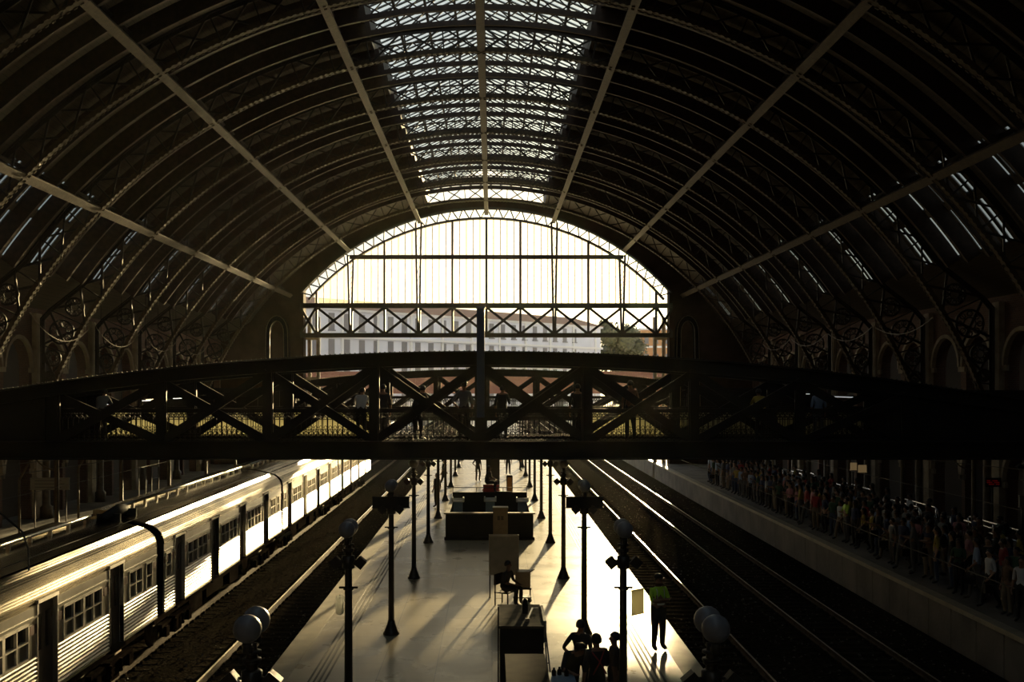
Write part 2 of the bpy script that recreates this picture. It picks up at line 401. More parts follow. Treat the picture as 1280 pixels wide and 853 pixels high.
# side walls: brick, two tiers of arches per bay
def arch_profile(hw, zs, n=10):
    return [(-hw * math.cos(PI * i / n), zs + hw * math.sin(PI * i / n)) for i in range(n + 1)]
def side_wall(name, xw, s, label):
    b = MB(); t = 0.45; x0, x1 = sorted((xw, xw + s * t))
    zones = [(0.0, 4.2, 0.0, 2.3, 1.35), (4.2, 9.8, 4.8, 6.9, 1.25)]
    y = RIB0 - 6 * BAY
    b.box(x0, x1, Y0, y, 0, 9.8)
    while y < YG - 0.1:
        yc = y + BAY / 2
        for z0, z1, zb, zs, hw in zones:
            y1 = min(y + BAY, YG)
            cs = (yc - 1.5, yc + 1.5)
            edges = [y] + [cs[0] - hw, cs[0] + hw, cs[1] - hw, cs[1] + hw] + [y1]
            b.box(x0, x1, edges[0], edges[1], z0, z1); b.box(x0, x1, edges[2], edges[3], z0, z1)
            if edges[5] > edges[4]: b.box(x0, x1, edges[4], edges[5], z0, z1)
            for c in cs:
                if zb > z0: b.box(x0, x1, c - hw, c + hw, z0, zb)
                n = 10
                for i in range(n):
                    ya = c - hw * math.cos(PI * i / n); yb = c - hw * math.cos(PI * (i + 1) / n)
                    za = zs + hw * math.sin(PI * i / n); zb_ = zs + hw * math.sin(PI * (i + 1) / n)
                    vs = [(x, yy_, zz_) for x in (x0, x1) for yy_, zz_ in ((ya, za), (yb, zb_), (yb, z1), (ya, z1))]
                    b.add(vs, [(0, 1, 2, 3), (4, 7, 6, 5), (0, 4, 5, 1), (1, 5, 6, 2), (2, 6, 7, 3), (3, 7, 4, 0)])
        y += BAY
    o = struct(b, name, M['brick'], label=label)
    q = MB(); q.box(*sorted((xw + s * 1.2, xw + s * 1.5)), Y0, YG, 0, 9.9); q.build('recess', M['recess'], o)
    q = MB(); y = RIB0 - 6 * BAY
    while y < YG - 0.1:
        for c in (y + BAY / 2 - 1.5, y + BAY / 2 + 1.5):
            for zs, hw, zb in ((2.3, 1.35, 0), (6.9, 1.25, 4.8)):
                q.ring((xw - s * .04, c, zs), hw + .12, .16, .26, 'X', 12, 0, PI)
                for d in (-1, 1): q.box(*sorted((xw - s * .10, xw + s * .02)), c + d * (hw + .12) - .17, c + d * (hw + .12) + .17, zs - .22, zs)
        y += BAY
    q.box(*sorted((xw - s * .15, xw + s * .02)), RIB0 - 6 * BAY, YG, 4.15, 4.45)
    q.build('stone_trim', M['plaster'], o, label='pale stone arch surrounds')
    q = MB(); y = RIB0 - 6 * BAY
    while y < YG - 0.1:
        q.box(*sorted((xw - s * .22, xw + s * .02)), y - .28, y + .28, 0, 9.4); y += BAY
    q.build('pilaster', M['plaster'], o, label='pale pilasters between arches')
side_wall('wall_left', XC - WALL, -1, 'arcaded brick wall behind the left platform')
side_wall('wall_right', XC + WALL, 1, 'arcaded brick wall behind the right platform')
b = MB(); b.box(-30, 30, Y0 - .5, Y0, -2, 24); struct(b, 'wall_light_block', M['brick'], label='added unseen brick end wall keeping sky light out from behind')  # unseen wall added to block sky light from the open end

# far gable wall round the glazed arch
GW, RG, ZG = 14.4, 19.0, EYE - 5.2       # half opening; ring radius; ring centre height
def gz(x, r=RG): return ZG + math.sqrt(max(0, r * r - x * x))
b = MB(); n = 120; X0 = -23.0
for i in range(n):
    xa, xb = X0 + 46 * i / n, X0 + 46 * (i + 1) / n
    def bot(x): return -1.9 if abs(x) >= GW else gz(x)
    def top(x): return arc(RO, min(abs(x), 18.3)) + (.6 if abs(x) > LW + .5 else .05)
    if (abs(xa) < GW) != (abs(xb) < GW): 
        za = zb = max(gz(min(abs(xa), GW - .01)), gz(min(abs(xb), GW - .01))) if False else -1.9
    else: za, zb = bot(xa), bot(xb)
    vs = [(XC + x, yv, z) for yv in (YG, YG + 1.1) for x, z in ((xa, za), (xb, zb), (xb, top(xb)), (xa, top(xa)))]
    b.add(vs, [(0, 1, 2, 3), (4, 7, 6, 5), (0, 4, 5, 1), (1, 5, 6, 2), (2, 6, 7, 3), (3, 7, 4, 0)])
o = struct(b, 'wall_far', M['dark_brick'], label='brick gable wall framing the far arched window')
q = MB()
for s in (-1, 1):
    for dx in (0.05, .75): q.tube([P(s * (GW - .35 - dx), YG + 1.6, -1.2), P(s * (GW - .35 - dx), YG + 1.6, EYE + 5.4)], .16, 10)
    q.box(*sorted((XC + s * (GW - 1.2), XC + s * (GW))), YG + 1.3, YG + 1.9, EYE + .4, EYE + .65)
    q.box(*sorted((XC + s * (GW - 1.2), XC + s * (GW))), YG + 1.3, YG + 1.9, EYE + 3.6, EYE + 3.85)
q.build('column', M['plaster'], o, label='pale stone twin columns at the gable jambs')

# the glazed gable
win = empty('window_1', P(0, YG, EYE), kind='structure', label='huge arched glazed screen closing the far end of the shed')
def W(x, z, y=0): return (x, y, z)
def gzr(x, r=RG): return -5.2 + math.sqrt(max(0, r * r - x * x))
b = MB(); pts = 72; amax = math.asin(GW / RG)
def onr(r, a): return W(r * math.sin(a), -5.2 + r * math.cos(a))
for k in range(pts):
    a, c = -amax + 2 * amax * k / pts, -amax + 2 * amax * (k + 1) / pts
    b.bar(onr(RG - .05, a), onr(RG - .05, c), .13, .5); b.bar(onr(RG - .85, a), onr(RG - .85, c), .13, .5)
    if k % 2 == 0: b.bar(onr(RG, a), onr(RG - .85, c), .09, .07)
    else: b.bar(onr(RG - .85, a), onr(RG, c), .09, .07)
b.build('arch_truss', M['iron'], win)
b = MB(); b.box(-GW + 1.2, GW - 1.2, -.15, .15, 9.75, 10.05)
wi = gzr(10.0, RG - .85)
b = MB(); b.box(-10.6, 10.6, -.15, .15, 9.8, 10.1); b.build('transom', M['iron'], win)
b = MB(); b.box(-GW, GW, -.3, .3, 6.0, 6.36); b.box(-GW, GW, -.3, .3, 3.72, 4.05)
b.build('girder_chord', M['iron'], win)
mull = [k * 2.63 for k in range(-5, 6)]
b = MB()
for k in range(-6, 6):
    xa, xb = max(-GW, k * 2.63 + .08), min(GW, (k + 1) * 2.63 - .08)
    b.bar(W(xa, 4.05), W(xb, 6.0), .19, .13); b.bar(W(xa, 6.0), W(xb, 4.05), .19, .13)
b.build('lattice', M['iron'], win)
for k, x in enumerate(mull):
    zt_ = gzr(x, RG - .8); b = MB(); r_ = .17 if k % 3 != 2 else .0
    if k in (1, 3, 7, 9):
        b.bar(W(x - .06 - (x > 0) * .0, 3.8), W(x - .22 if x > 0 else x - .22, zt_ + .4), .15, .16); b.bar(W(x + .06, 3.8), W(x + .22, zt_ + .4), .15, .16)
        for j in range(8):
            z = 6.5 + (zt_ - 6.5) * j / 8; b.bar(W(x - .12, z), W(x + .12, z + (zt_ - 6.5) / 8), .03, .05)
    else: b.bar(W(x, 3.8), W(x, zt_), .17, .22)
    b.build('mullion', M['iron'], win)
b = MB(); x = -12.6
while x < 12.7:
    if min(abs(x - q_) for q_ in mull) > .3:
        b.bar(W(x, 6.3), W(x, gzr(x, RG - .8)), .055, .05)
    x += 2.63 / 5
b.build('glazing_bar', M['iron'], win)
b = MB(); prof = []
vs = []; fs = []; NN = 60
for i in range(NN + 1):
    x = -13.3 + 26.6 * i / NN; vs += [W(x, 6.2), W(x, max(6.2, gzr(x, RG - .8)))]
for i in range(NN): fs.append((2 * i, 2 * i + 2, 2 * i + 3, 2 * i + 1))
b.add(vs, fs); b.build('pane', M['pane'], win)

# ------------------------------------------------------------------ roof ribs
def rib_pts(n=100):
    """(inner, outer) point pairs from the left foot to the right foot"""
    A = math.asin(20.1 / RI); out = []
    for i in range(n + 1):
        a = -A + 2 * A * i / n; s = 1 if a > 0 else -1
        I = (RI * math.sin(a), ZC + RI * math.cos(a))
        x = (RO - .12) * math.sin(a)
        if abs(x) < 18.2: O = (x, ZC + (RO - .12) * math.cos(a))
        else:
            a0 = math.asin(18.2 / (RO - .12)); f = (abs(a) - a0) / (A - a0)
            if f < .35: g = f / .35; O = (s * (18.2 + 2.1 * g), arc(RO - .12, 18.2) + (9.3 - arc(RO - .12, 18.2)) * g)
            else: g = (f - .35) / .65; O = (s * 20.3, 9.3 + (4.3 - 9.3) * g)
        out.append((I, O))
    return out
rp = rib_pts(108)
def make_rib():
    t = empty('roof_rib', (XC, 0, 0))
    b = MB(); N = len(rp)
    for (I, O), (I2, O2) in zip(rp[:-1], rp[1:]):
        b.bar((I[0], 0, I[1]), (I2[0], 0, I2[1]), .40, .06, (0, 1, 0)) if False else None
    # flange swept properly
    def sweepband(mb, pts, w_, t_):
        vs = []; fs = []
        for k, p in enumerate(pts):
            a = Vector(pts[min(k + 1, len(pts) - 1)]) - Vector(pts[max(k - 1, 0)]); a.normalize(); nn = Vector((-a.y, a.x))
            for (yy_, tt) in ((-w_ / 2, 0), (w_ / 2, 0), (w_ / 2, t_), (-w_ / 2, t_)):
                vs.append((p[0] + nn.x * tt, yy_, p[1] + nn.y * tt))
        for k in range(len(pts) - 1):
            for j in range(4): fs.append((4 * k + j, 4 * k + (j + 1) % 4, 4 * k + 4 + (j + 1) % 4, 4 * k + 4 + j))
        mb.add(vs, fs)
    ins = [Vector(i) for i, _ in rp]; outs = [Vector(o_) for _, o_ in rp]
    b = MB(); sweepband(b, ins, .26, .05); sweepband(b, [p + (q - p).normalized() * .05 for p, q in rp_v()], .05, .16)
    A = math.asin(20.1 / RI); nr = 230
    for k in range(nr):
        a = -A + 2 * A * (k + .5) / nr
        p = (RI - .012) * math.sin(a), ZC + (RI - .012) * math.cos(a)
        for yy_ in (-.125, .125): b.cbox((p[0], yy_, p[1]), (.11, .05, .05), ry=a)
    b.build('bottom_chord', M['iron_tan'], t)
    b = MB(); sweepband(b, outs, .22, -.06); sweepband(b, [q + (p - q).normalized() * .2 for p, q in rp_v()], .05, .16); b.build('top_chord', M['iron'], t)
    b = MB(); st = 3
    for k in range(0, len(rp) - st, st):
        I, O = rp[k]; I2, O2 = rp[k + st]
        wv = .07 if abs(I[0]) < 17 else .1
        b.bar((I[0], 0, I[1]), (O[0], 0, O[1]), .05, .09)
        b.bar((I[0], -.03, I[1]), (O2[0], -.03, O2[1]), wv, .04); b.bar((O[0], .03, O[1]), (I2[0], .03, I2[1]), wv, .04)
    b.build('lattice_web', M['iron'], t)
    for s in (-1, 1):
        for cx, cz, r_ in ((19.35, 8.55, .55), (18.75, 9.7, .42), (19.75, 7.35, .36), (19.9, 6.5, .24)):
            b = MB(); b.ring((s * cx, 0, cz), r_, .08, .07, 'Y', 14); b.ring((s * cx, 0, cz), r_ * .45, .05, .05, 'Y', 10)
            for k in range(8):
                a = k * PI / 4; b.ring((s * cx + r_ * .72 * math.cos(a), 0, cz + r_ * .72 * math.sin(a)), r_ * .2, .04, .04, 'Y', 6)
                b.bar((s * cx + r_ * .45 * math.cos(a), 0, cz + r_ * .45 * math.sin(a)), (s * cx + r_ * math.cos(a), 0, cz + r_ * math.sin(a)), .03, .03)
            b.build('rosette', M['iron'], t)
    for s in (-1, 1):
        b = MB(); b.lathe((s * 20.05, 0, 0), [(.28, 0), (.28, .5), (.17, .62), (.15, 3.8), (.25, 4.1), (.27, 4.4), (.0, 4.4)], 10)
        b.build('column', M['iron_tan'], t)
    return t
def rp_v(): return [(Vector(i), Vector(o_)) for i, o_ in rp]
rib0 = make_rib()
rows = [RIB0 + BAY * k for k in range(8, -2, -1)]
for i, y in enumerate(rows):
    o = rib0 if i == 0 else copy_tree(rib0)
    o.location.y = y
    tag(o, '%s latticed iron roof rib counted from the far glazed gable' % ordn(i), 'roof rib', 'main roof ribs')
# secondary arcs, three per bay
def make_arc():
    b = MB(); n = 60; A = math.asin(18.0 / 22.0)
    for k in range(n):
        a, c = -A + 2 * A * k / n, -A + 2 * A * (k + 1) / n
        top_zone = abs(22 * math.sin((a + c) / 2)) < LW - .1
        if top_zone:
            p0, p1 = [(22.3 * math.sin(v), 0, ZC + 22.3 * math.cos(v)) for v in (a, c)]; q0, q1 = [(21.76 * math.sin(v), 0, ZC + 21.76 * math.cos(v)) for v in (a, c)]
            b.bar(p0, p1, .07, .06); b.bar(p0, q1, .045, .03); b.bar(q0, p1, .045, .03)
        for r0, r1, wd in (((21.70, 21.90, .10),) if top_zone else ((21.70, 21.76, .15), (21.76, 22.3, .035))):
            vs = []
            for yv in (-wd / 2, wd / 2):
                for r_, an in ((r0, a), (r0, c), (r1, c), (r1, a)): vs.append((r_ * math.sin(an), yv, ZC + r_ * math.cos(an)))
            b.add(vs, [(0, 1, 2, 3), (4, 7, 6, 5), (0, 4, 5, 1), (2, 6, 7, 3)])
    return b.build('roof_arch_bar', M['iron_red'])
arc0 = make_arc(); i = 0
for k in range(len(rows) - 1):
    for j in (3, 2, 1):
        o = arc0 if i == 0 else arc0.copy()
        if i: C.objects.link(o)
        o.location = (XC, rows[k + 1] + j * BAY / 4, 0)
        tag(o, '%s thin arched bar between the %s and %s roof ribs from the gable' % (['farthest', 'middle', 'closest'][3 - j], ordn(k), ordn(k + 1)), 'roof bar', 'thin arched roof bars')
        i += 1
# purlins running the length of the shed
for i, (x, nm) in enumerate(((-15.1, 'lowest left'), (-10.6, 'upper left'), (-5.15, 'left skylight-edge'), (0.0, 'crown'), (5.15, 'right skylight-edge'), (10.6, 'upper right'), (15.1, 'lowest right'))):
    a = math.asin(x / RI); ca, sa = math.cos(a), math.sin(a)
    t = empty('roof_purlin', (XC + x, 0, arc(RI, x)), label='%s long tan purlin running the length of the roof' % nm, cat='purlin', group='long roof purlins')
    t.rotation_euler = (0, a, 0)
    b = MB(); b.box(-.15, .15, 6, YG, .0, .06); b.box(-.15, -.12, 6, YG, .06, .16); b.box(.12, .15, 6, YG, .06, .16); b.build('bottom_plate', M['iron_tan'], t)
    b = MB(); b.box(-.08, .08, 6, YG, .86, .92); b.build('top_plate', M['iron'], t)
    b = MB(); y = 8.2
    while y < YG - .9:
        b.bar((0, y, .06), (0, y + .825, .88), .05, .05, (1, 0, 0)); b.bar((0, y + .825, .88), (0, y + 1.65, .06), .05, .05, (1, 0, 0)); y += 1.65
    b.build('lattice', M['iron'], t)

# ------------------------------------------------------------------ tracks
def make_track(x, name_label, sleepers=True, y_first=14, bright=True):
    t = empty('railway_track', (x, 0, ZR), label=name_label, cat='railway track')
    for s in (-1, 1):
        b = MB(); xs = s * .80
        b.sweep([(xs - .065, -.15), (xs + .065, -.15), (xs + .065, -.13), (xs + .012, -.11), (xs + .012, -.035), (xs + .035, -.03), (xs + .035, -.006),(xs + .028, .0), (xs - .028, .0), (xs - .035, -.006), (xs - .035, -.03), (xs - .012, -.035), (xs - .012, -.11), (xs - .065, -.13)], Y0, 205)
        b.box(xs - .026, xs + .026, Y0, 205, -.002, .003, mi=1)
        b.build('rail', [M['rail_rust'], M['rail_rust' if x < -9 else 'rail']], t)
    proto = MB(); proto.sweep([(-1.35, -.17 - .10), (-1.35, -.165), (1.35, -.165), (1.35, -.27)], -.12, .12)
    for s in (-1, 1):
        for d in (-1, 1): proto.cbox((s * .80 + d * .12, 0, -.135), (.07, .12, .05))
    p0 = proto.build('sleeper', M['sleeper'], t); p0.location = (0, y_first, 0)
    for k in range(1, 100):
        c = p0.copy(); C.objects.link(c); c.parent = t; c.location = (random.uniform(-.02, .02), y_first + .6 * k, 0)
    b = MB()
    for k in range(100, 310):
        y = y_first + .6 * k; b.box(-1.35, 1.35, y - .12, y + .12, -.27, -.165)
    o = b.build('sleeper_run', M['sleeper'], t); tag(o, kind='stuff')
make_track(-6.30, 'empty track between the silver train and the centre platform')
make_track(-10.15, 'track under the silver train', y_first=16)
make_track(6.04, 'track directly right of the centre platform')
make_track(10.0, 'track along the concrete wall of the crowded right platform')
# ballast stones lying loose
b = MB()
for k in range(5200):
    side = random.random() < .5
    x = random.uniform(-9.2, PL - .1) if side else random.uniform(PR + .1, 12.6)
    y = 16 + 60 * random.random() ** 1.6; r_ = random.uniform(.02, .05)
    vs = [(x + r_ * random.uniform(.6, 1.2) * dx, y + r_ * random.uniform(.6, 1.2) * dy, ZB + .01 + r_ * random.uniform(.5, 1.1) * (dz + .6)) for dx, dy, dz in ((1, 0, 0), (0, 1, 0), (-1, 0, 0), (0, -1, 0), (0, 0, 1))]
    b.add(vs, [(0, 1, 4), (1, 2, 4), (2, 3, 4), (3, 0, 4)])
b.build('ballast_stones', M['stone'], label='loose ballast stones scattered between the rails', cat='gravel', kind='stuff')

# ------------------------------------------------------------------ stainless train
XT = -10.15
def make_car(L=15.2):
    t = empty('train_car', (XT, 0, 0)); HS = 1.5
    doors = [1.35, 5.0, 8.6, 12.3]; dw = .44
    # fluted lower side on both sides, split at the doors
    segs = []; last = 0.0
    for d in doors: segs.append((last, d - dw)); last = d + dw
    segs.append((last, L))
    def fl(s, z0, z1, n, depth, x=HS):
        pr = []
        for k in range(n):
            za = z0 + (z1 - z0) * k / n; h = (z1 - z0) / n
            pr += [(s * x, za), (s * (x + depth * .6), za + h * .12), (s * (x + depth), za + h * .4), (s * (x + depth), za + h * .6), (s * (x + depth * .6), za + h * .88)]
        pr.append((s * x, z1)); pr += [(s * (x - .06), z1), (s * (x - .06), z0)]
        return pr
    for s in (-1, 1):
        b = MB()
        for a, c in segs:
            b.sweep(fl(s, .14, .96, 10, .03), a, c)
            b.box(*sorted((s * (HS - .06), s * (HS + .01))), a, c, 1.66, 1.92)
            b.box(*sorted((s * (HS - .01), s * (HS + .03))), a, c, 1.70, 1.74)
            b.box(*sorted((s * (HS - .02), s * (HS + .035))), a, c, .10, .14)
        b.build('side_panel', M['steel'], t)
    # window band, its windows and the dark reddish panels beside them
    bays = [(.12, .62, 1), (2.1, 4.15, 2), (5.75, 7.8, 2), (9.35, 11.45, 2), (13.15, 14.1, 1), (14.35, 14.85, 1)]
    for s in (-1, 1):
        for a, c in segs:
            cur = a; b = MB(); b.box(*sorted((s * (HS - .055), s * (HS - .005))), a, c, .955, .97); b.box(*sorted((s * (HS - .055), s * (HS - .005))), a, c, 1.65, 1.665)
            for w0, w1, n in bays:
                if w0 >= a and w1 <= c:
                    if w0 > cur: b.box(*sorted((s * (HS - .06), s * HS)), cur, w0, 0.96, 1.66)
                    cur = w1
            if c > cur: b.box(*sorted((s * (HS - .06), s * HS)), cur, c, 0.96, 1.66)
            wb = b.build('window_band', M['steel'], t)
            for ra, rc in ((a + .03, min(a + .34, c)), (max(c - .3, a), c - .03)):
                rb = MB(); rb.box(*sorted((s * (HS - .01), s * (HS + .012))), ra, rc, 1.40, 1.58); rb.build('red_panel', M['redband'], wb, label='dull reddish panel beside the door')
        for w0, w1, n in bays:
            b = MB(); f = .05
            step = (w1 - w0) / n
            gl = MB()
            for k in range(n):
                a, c = w0 + step * k, w0 + step * (k + 1)
                x0, x1 = sorted((s * (HS - .05), s * (HS + .025)))
                b.box(x0, x1, a, a + f, .96, 1.66); b.box(x0, x1, c - f, c, .96, 1.66)
                b.box(x0, x1, a, c, .96, 1.01); b.box(x0, x1, a, c, 1.61, 1.66)
                b.box(x0, x1, a, c, 1.30, 1.325)
                if c - a > .6: b.box(x0, x1, (a + c) / 2 - .02, (a + c) / 2 + .02, .96, 1.66)
                gl.box(*sorted((s * (HS - .045), s * (HS - .03))), a + .01, c - .01, 1.31, 1.65, mi=0)
                gl.box(*sorted((s * (HS - .035), s * (HS - .02))), a + .01, c - .01, 0.97, 1.31, mi=1)
            wf = b.build('window_frame', M['steel_frame'], t); gl.build('window_pane', [M['darkglass'], M['dirtyglass']], wf)
    for s in (-1, 1):
        for d in doors:
            b = MB(); x0, x1 = sorted((s * (HS - .11), s * (HS - .07)))
            b.box(x0, x1, d - dw, d - .01, .12, 1.95); b.box(x0, x1, d + .01, d + dw, .12, 1.95)
            dd = b.build('door', M['door'], t)
            q = MB(); q.box(*sorted((s * (HS - .07), s * (HS - .062))), d - dw + .12, d - .1, 1.0, 1.7); q.box(*sorted((s * (HS - .07), s * (HS - .062))), d + .1, d + dw - .12, 1.0, 1.7)
            q.build('door_window', M['darkglass'], dd)
            q = MB(); q.box(*sorted((s * (HS - .11), s * (HS + .03))), d - dw - .03, d - dw, .1, 2.0); q.box(*sorted((s * (HS - .11), s * (HS + .03))), d + dw, d + dw + .03, .1, 2.0)
            q.box(*sorted((s * (HS - .11), s * (HS + .05))), d - dw - .03, d + dw + .03, 1.95, 2.02)
            q.build('door_frame', M['steel_frame'], dd)
            q = MB(); q.box(*sorted((s * (HS - .1), s * (HS + .08))), d - dw, d + dw, .03, .1); q.build('step', M['under'], dd)
    # roof: fluted shoulders, smooth crown
    base = [(1.50, 1.92), (1.485, 2.06), (1.43, 2.20), (1.33, 2.32), (1.18, 2.41), (.98, 2.48)]
    def flute(pts, per=3, dep=.024):
        out = []
        for (xa, za), (xb, zb) in zip(pts[:-1], pts[1:]):
            nx, nz = (zb - za), (xa - xb); l = math.hypot(nx, nz); nx /= l; nz /= l
            for k in range(per):
                for f, dd in ((0, 0), (.35, dep), (.7, dep), (.9, 0)):
                    g = (k + f) / per; out.append((xa + (xb - xa) * g + nx * dd, za + (zb - za) * g + nz * dd))
        out.append(pts[-1]); return out
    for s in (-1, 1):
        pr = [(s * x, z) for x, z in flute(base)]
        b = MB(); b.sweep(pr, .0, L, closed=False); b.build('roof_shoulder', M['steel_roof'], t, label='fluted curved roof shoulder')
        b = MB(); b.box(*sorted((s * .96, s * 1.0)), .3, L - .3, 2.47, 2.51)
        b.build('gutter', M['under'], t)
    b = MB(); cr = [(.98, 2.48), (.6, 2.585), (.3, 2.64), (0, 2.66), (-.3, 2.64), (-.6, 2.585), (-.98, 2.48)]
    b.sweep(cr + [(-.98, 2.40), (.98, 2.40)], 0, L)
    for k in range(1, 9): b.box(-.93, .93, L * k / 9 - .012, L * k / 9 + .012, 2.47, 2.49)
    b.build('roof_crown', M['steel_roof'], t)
    b = MB(); b.tube([(0.02, .6, 2.80), (0.02, L - .6, 2.80)], .045, 8)
    for k in range(14):
        y = .9 + k * (L - 1.8) / 13; b.box(-.02, .06, y - .03, y + .03, 2.62, 2.80)
    b.build('roof_conduit', M['steel'], t)
    b = MB(); b.box(-.75, -.35, 1.0, L - 1.0, 2.56, 2.70); b.build('roof_duct', M['steel_roof'], t)
    # ends, gangway, undercarriage
    b = MB()
    for y0_, y1_ in ((-.02, .06), (L - .06, L + .02)):
        prof = [(1.47, .12), (1.5, 1.9), (1.43, 2.2), (1.18, 2.41), (0, 2.64), (-1.18, 2.41), (-1.43, 2.2), (-1.5, 1.9), (-1.47, .12)]
        b.sweep(prof, y0_, y1_)
    b.box(-.4, .4, 0, L, -.1, .13); b.build('end_wall', M['under'], t)
    b = MB(); prof = [(1.38, .0), (1.42, 1.9), (1.35, 2.15), (1.1, 2.36), (0, 2.55), (-1.1, 2.36), (-1.35, 2.15), (-1.42, 1.9), (-1.38, .0)]
    for k in range(6): b.sweep([(x * (1.0 if k % 2 else .96), z * (1 if k % 2 else .99)) for x, z in prof], L + .02 + .06 * k, L + .02 + .06 * (k + 1))
    b.build('gangway', M['rubber'], t)
    b = MB(); b.box(-1.22, 1.22, 0.1, L - .1, -.25, .10)
    for yk, ln, zz in ((4.3, 1.4, -.75), (6.5, 2.0, -.62), (9.0, 1.2, -.75), (10.6, .7, -.6)):
        b.box(.6, 1.12, yk - ln / 2, yk + ln / 2, zz, -.25); b.box(-1.12, -.6, yk - ln / 2, yk + ln / 2, zz, -.25)
    b.box(-1.1, 1.1, .2, L - .2, -.3, -.2)
    b.build('underframe', M['under'], t)
    for yb in (2.2, L - 2.2):
        b = MB()
        for s in (-1, 1):
            b.box(s * 1.12 - .07, s * 1.12 + .07, yb - 1.35, yb + 1.35, -.62, -.42)
            b.box(s * 1.15 - .08, s * 1.15 + .08, yb - .3, yb + .3, -.85, -.40)
            for d in (-1.05, 1.05): b.box(s * 1.16 - .1, s * 1.16 + .1, yb + d - .14, yb + d + .14, -.78, -.5)
            for d in (-.35, .35): b.lathe((s * 1.2, yb + d, -.75), [(.09, 0), (.1, .05), (.08, .1), (.1, .15), (.08, .2), (.1, .25), (.09, .3)], 8)
        b.box(-1.1, 1.1, yb - .2, yb + .2, -.58, -.44); bg_ = b.build('bogie', M['under'], t)
        for d in (-1.05, 1.05):
            q = MB()
            for s in (-1, 1): q.tube([(s * .74, yb + d, -.62), (s * .86, yb + d, -.62)], .43, 18)
            q.tube([(-.86, yb + d, -.62), (.86, yb + d, -.62)], .07, 8)
            q.build('wheelset', M['rail_rust'], bg_)
    return t
car0 = make_car()
for i, y in enumerate((11.6, 27.4, 43.0, 58.6)):
    o = car0 if i == 0 else copy_tree(car0)
    o.location = (XT, y, 0)
    tag(o, ['stainless train car nearest the camera, cut by the picture edge', 'stainless train car second from the camera, under the footbridge front', 'third stainless train car, just beyond the near footbridge', 'farthest stainless train car, at the shed mouth'][i], 'train car', 'fluted stainless train cars on the left track')
# roof-mounted things on the cars' coupling
b = MB(); b.tube([(XT + .3, 26.3, 2.75), (XT + .3, 27.5, 2.82), (XT + .25, 28.2, 2.75)], [.10, .16, .10], 10); b.box(XT + .0, XT + .6, 26.7, 26.8, 2.55, 2.8); b.box(XT + .0, XT + .6, 27.9, 28.0, 2.55, 2.8)
b.build('cable_coupler', M['rubber'], label='black bulky cable coupler on the roof between train cars', cat='coupler')

# ------------------------------------------------------------------ footbridges
def rail_panel_mb(wd=3.02, h=.98):
    b = MB(); n = 20; st = wd / n; x0 = -wd / 2
    b.box(x0, -x0, -.03, .03, .06, .10); b.box(x0, -x0, -.02, .02, .25, .275); b.box(x0, -x0, -.02, .02, h - .30, h - .28)
    b.box(x0, -x0, -.02, .02, h - .15, h - .13)
    for k in range(n):
        x = x0 + st * (k + .5)
        b.box(x - .011 - st / 2, x + .011 - st / 2, -.012, .012, 0, h - .22)
        b.ring((x, 0, h - .29 + .02), st / 2 - .01, .02, .022, 'Y', 5, 0, PI)
        b.ring((x, 0, h - .21), st * .23, .016, .02, 'Y', 7)
        b.ring((x, 0, h - .085), st * .33, .018, .02, 'Y', 7)
        b.ring((x, 0, .165), st * .40, .018, .02, 'Y', 7)
        b.ring((x, 0, .34), st * .33, .018, .02, 'Y', 7)
    return b
rail_mesh = None
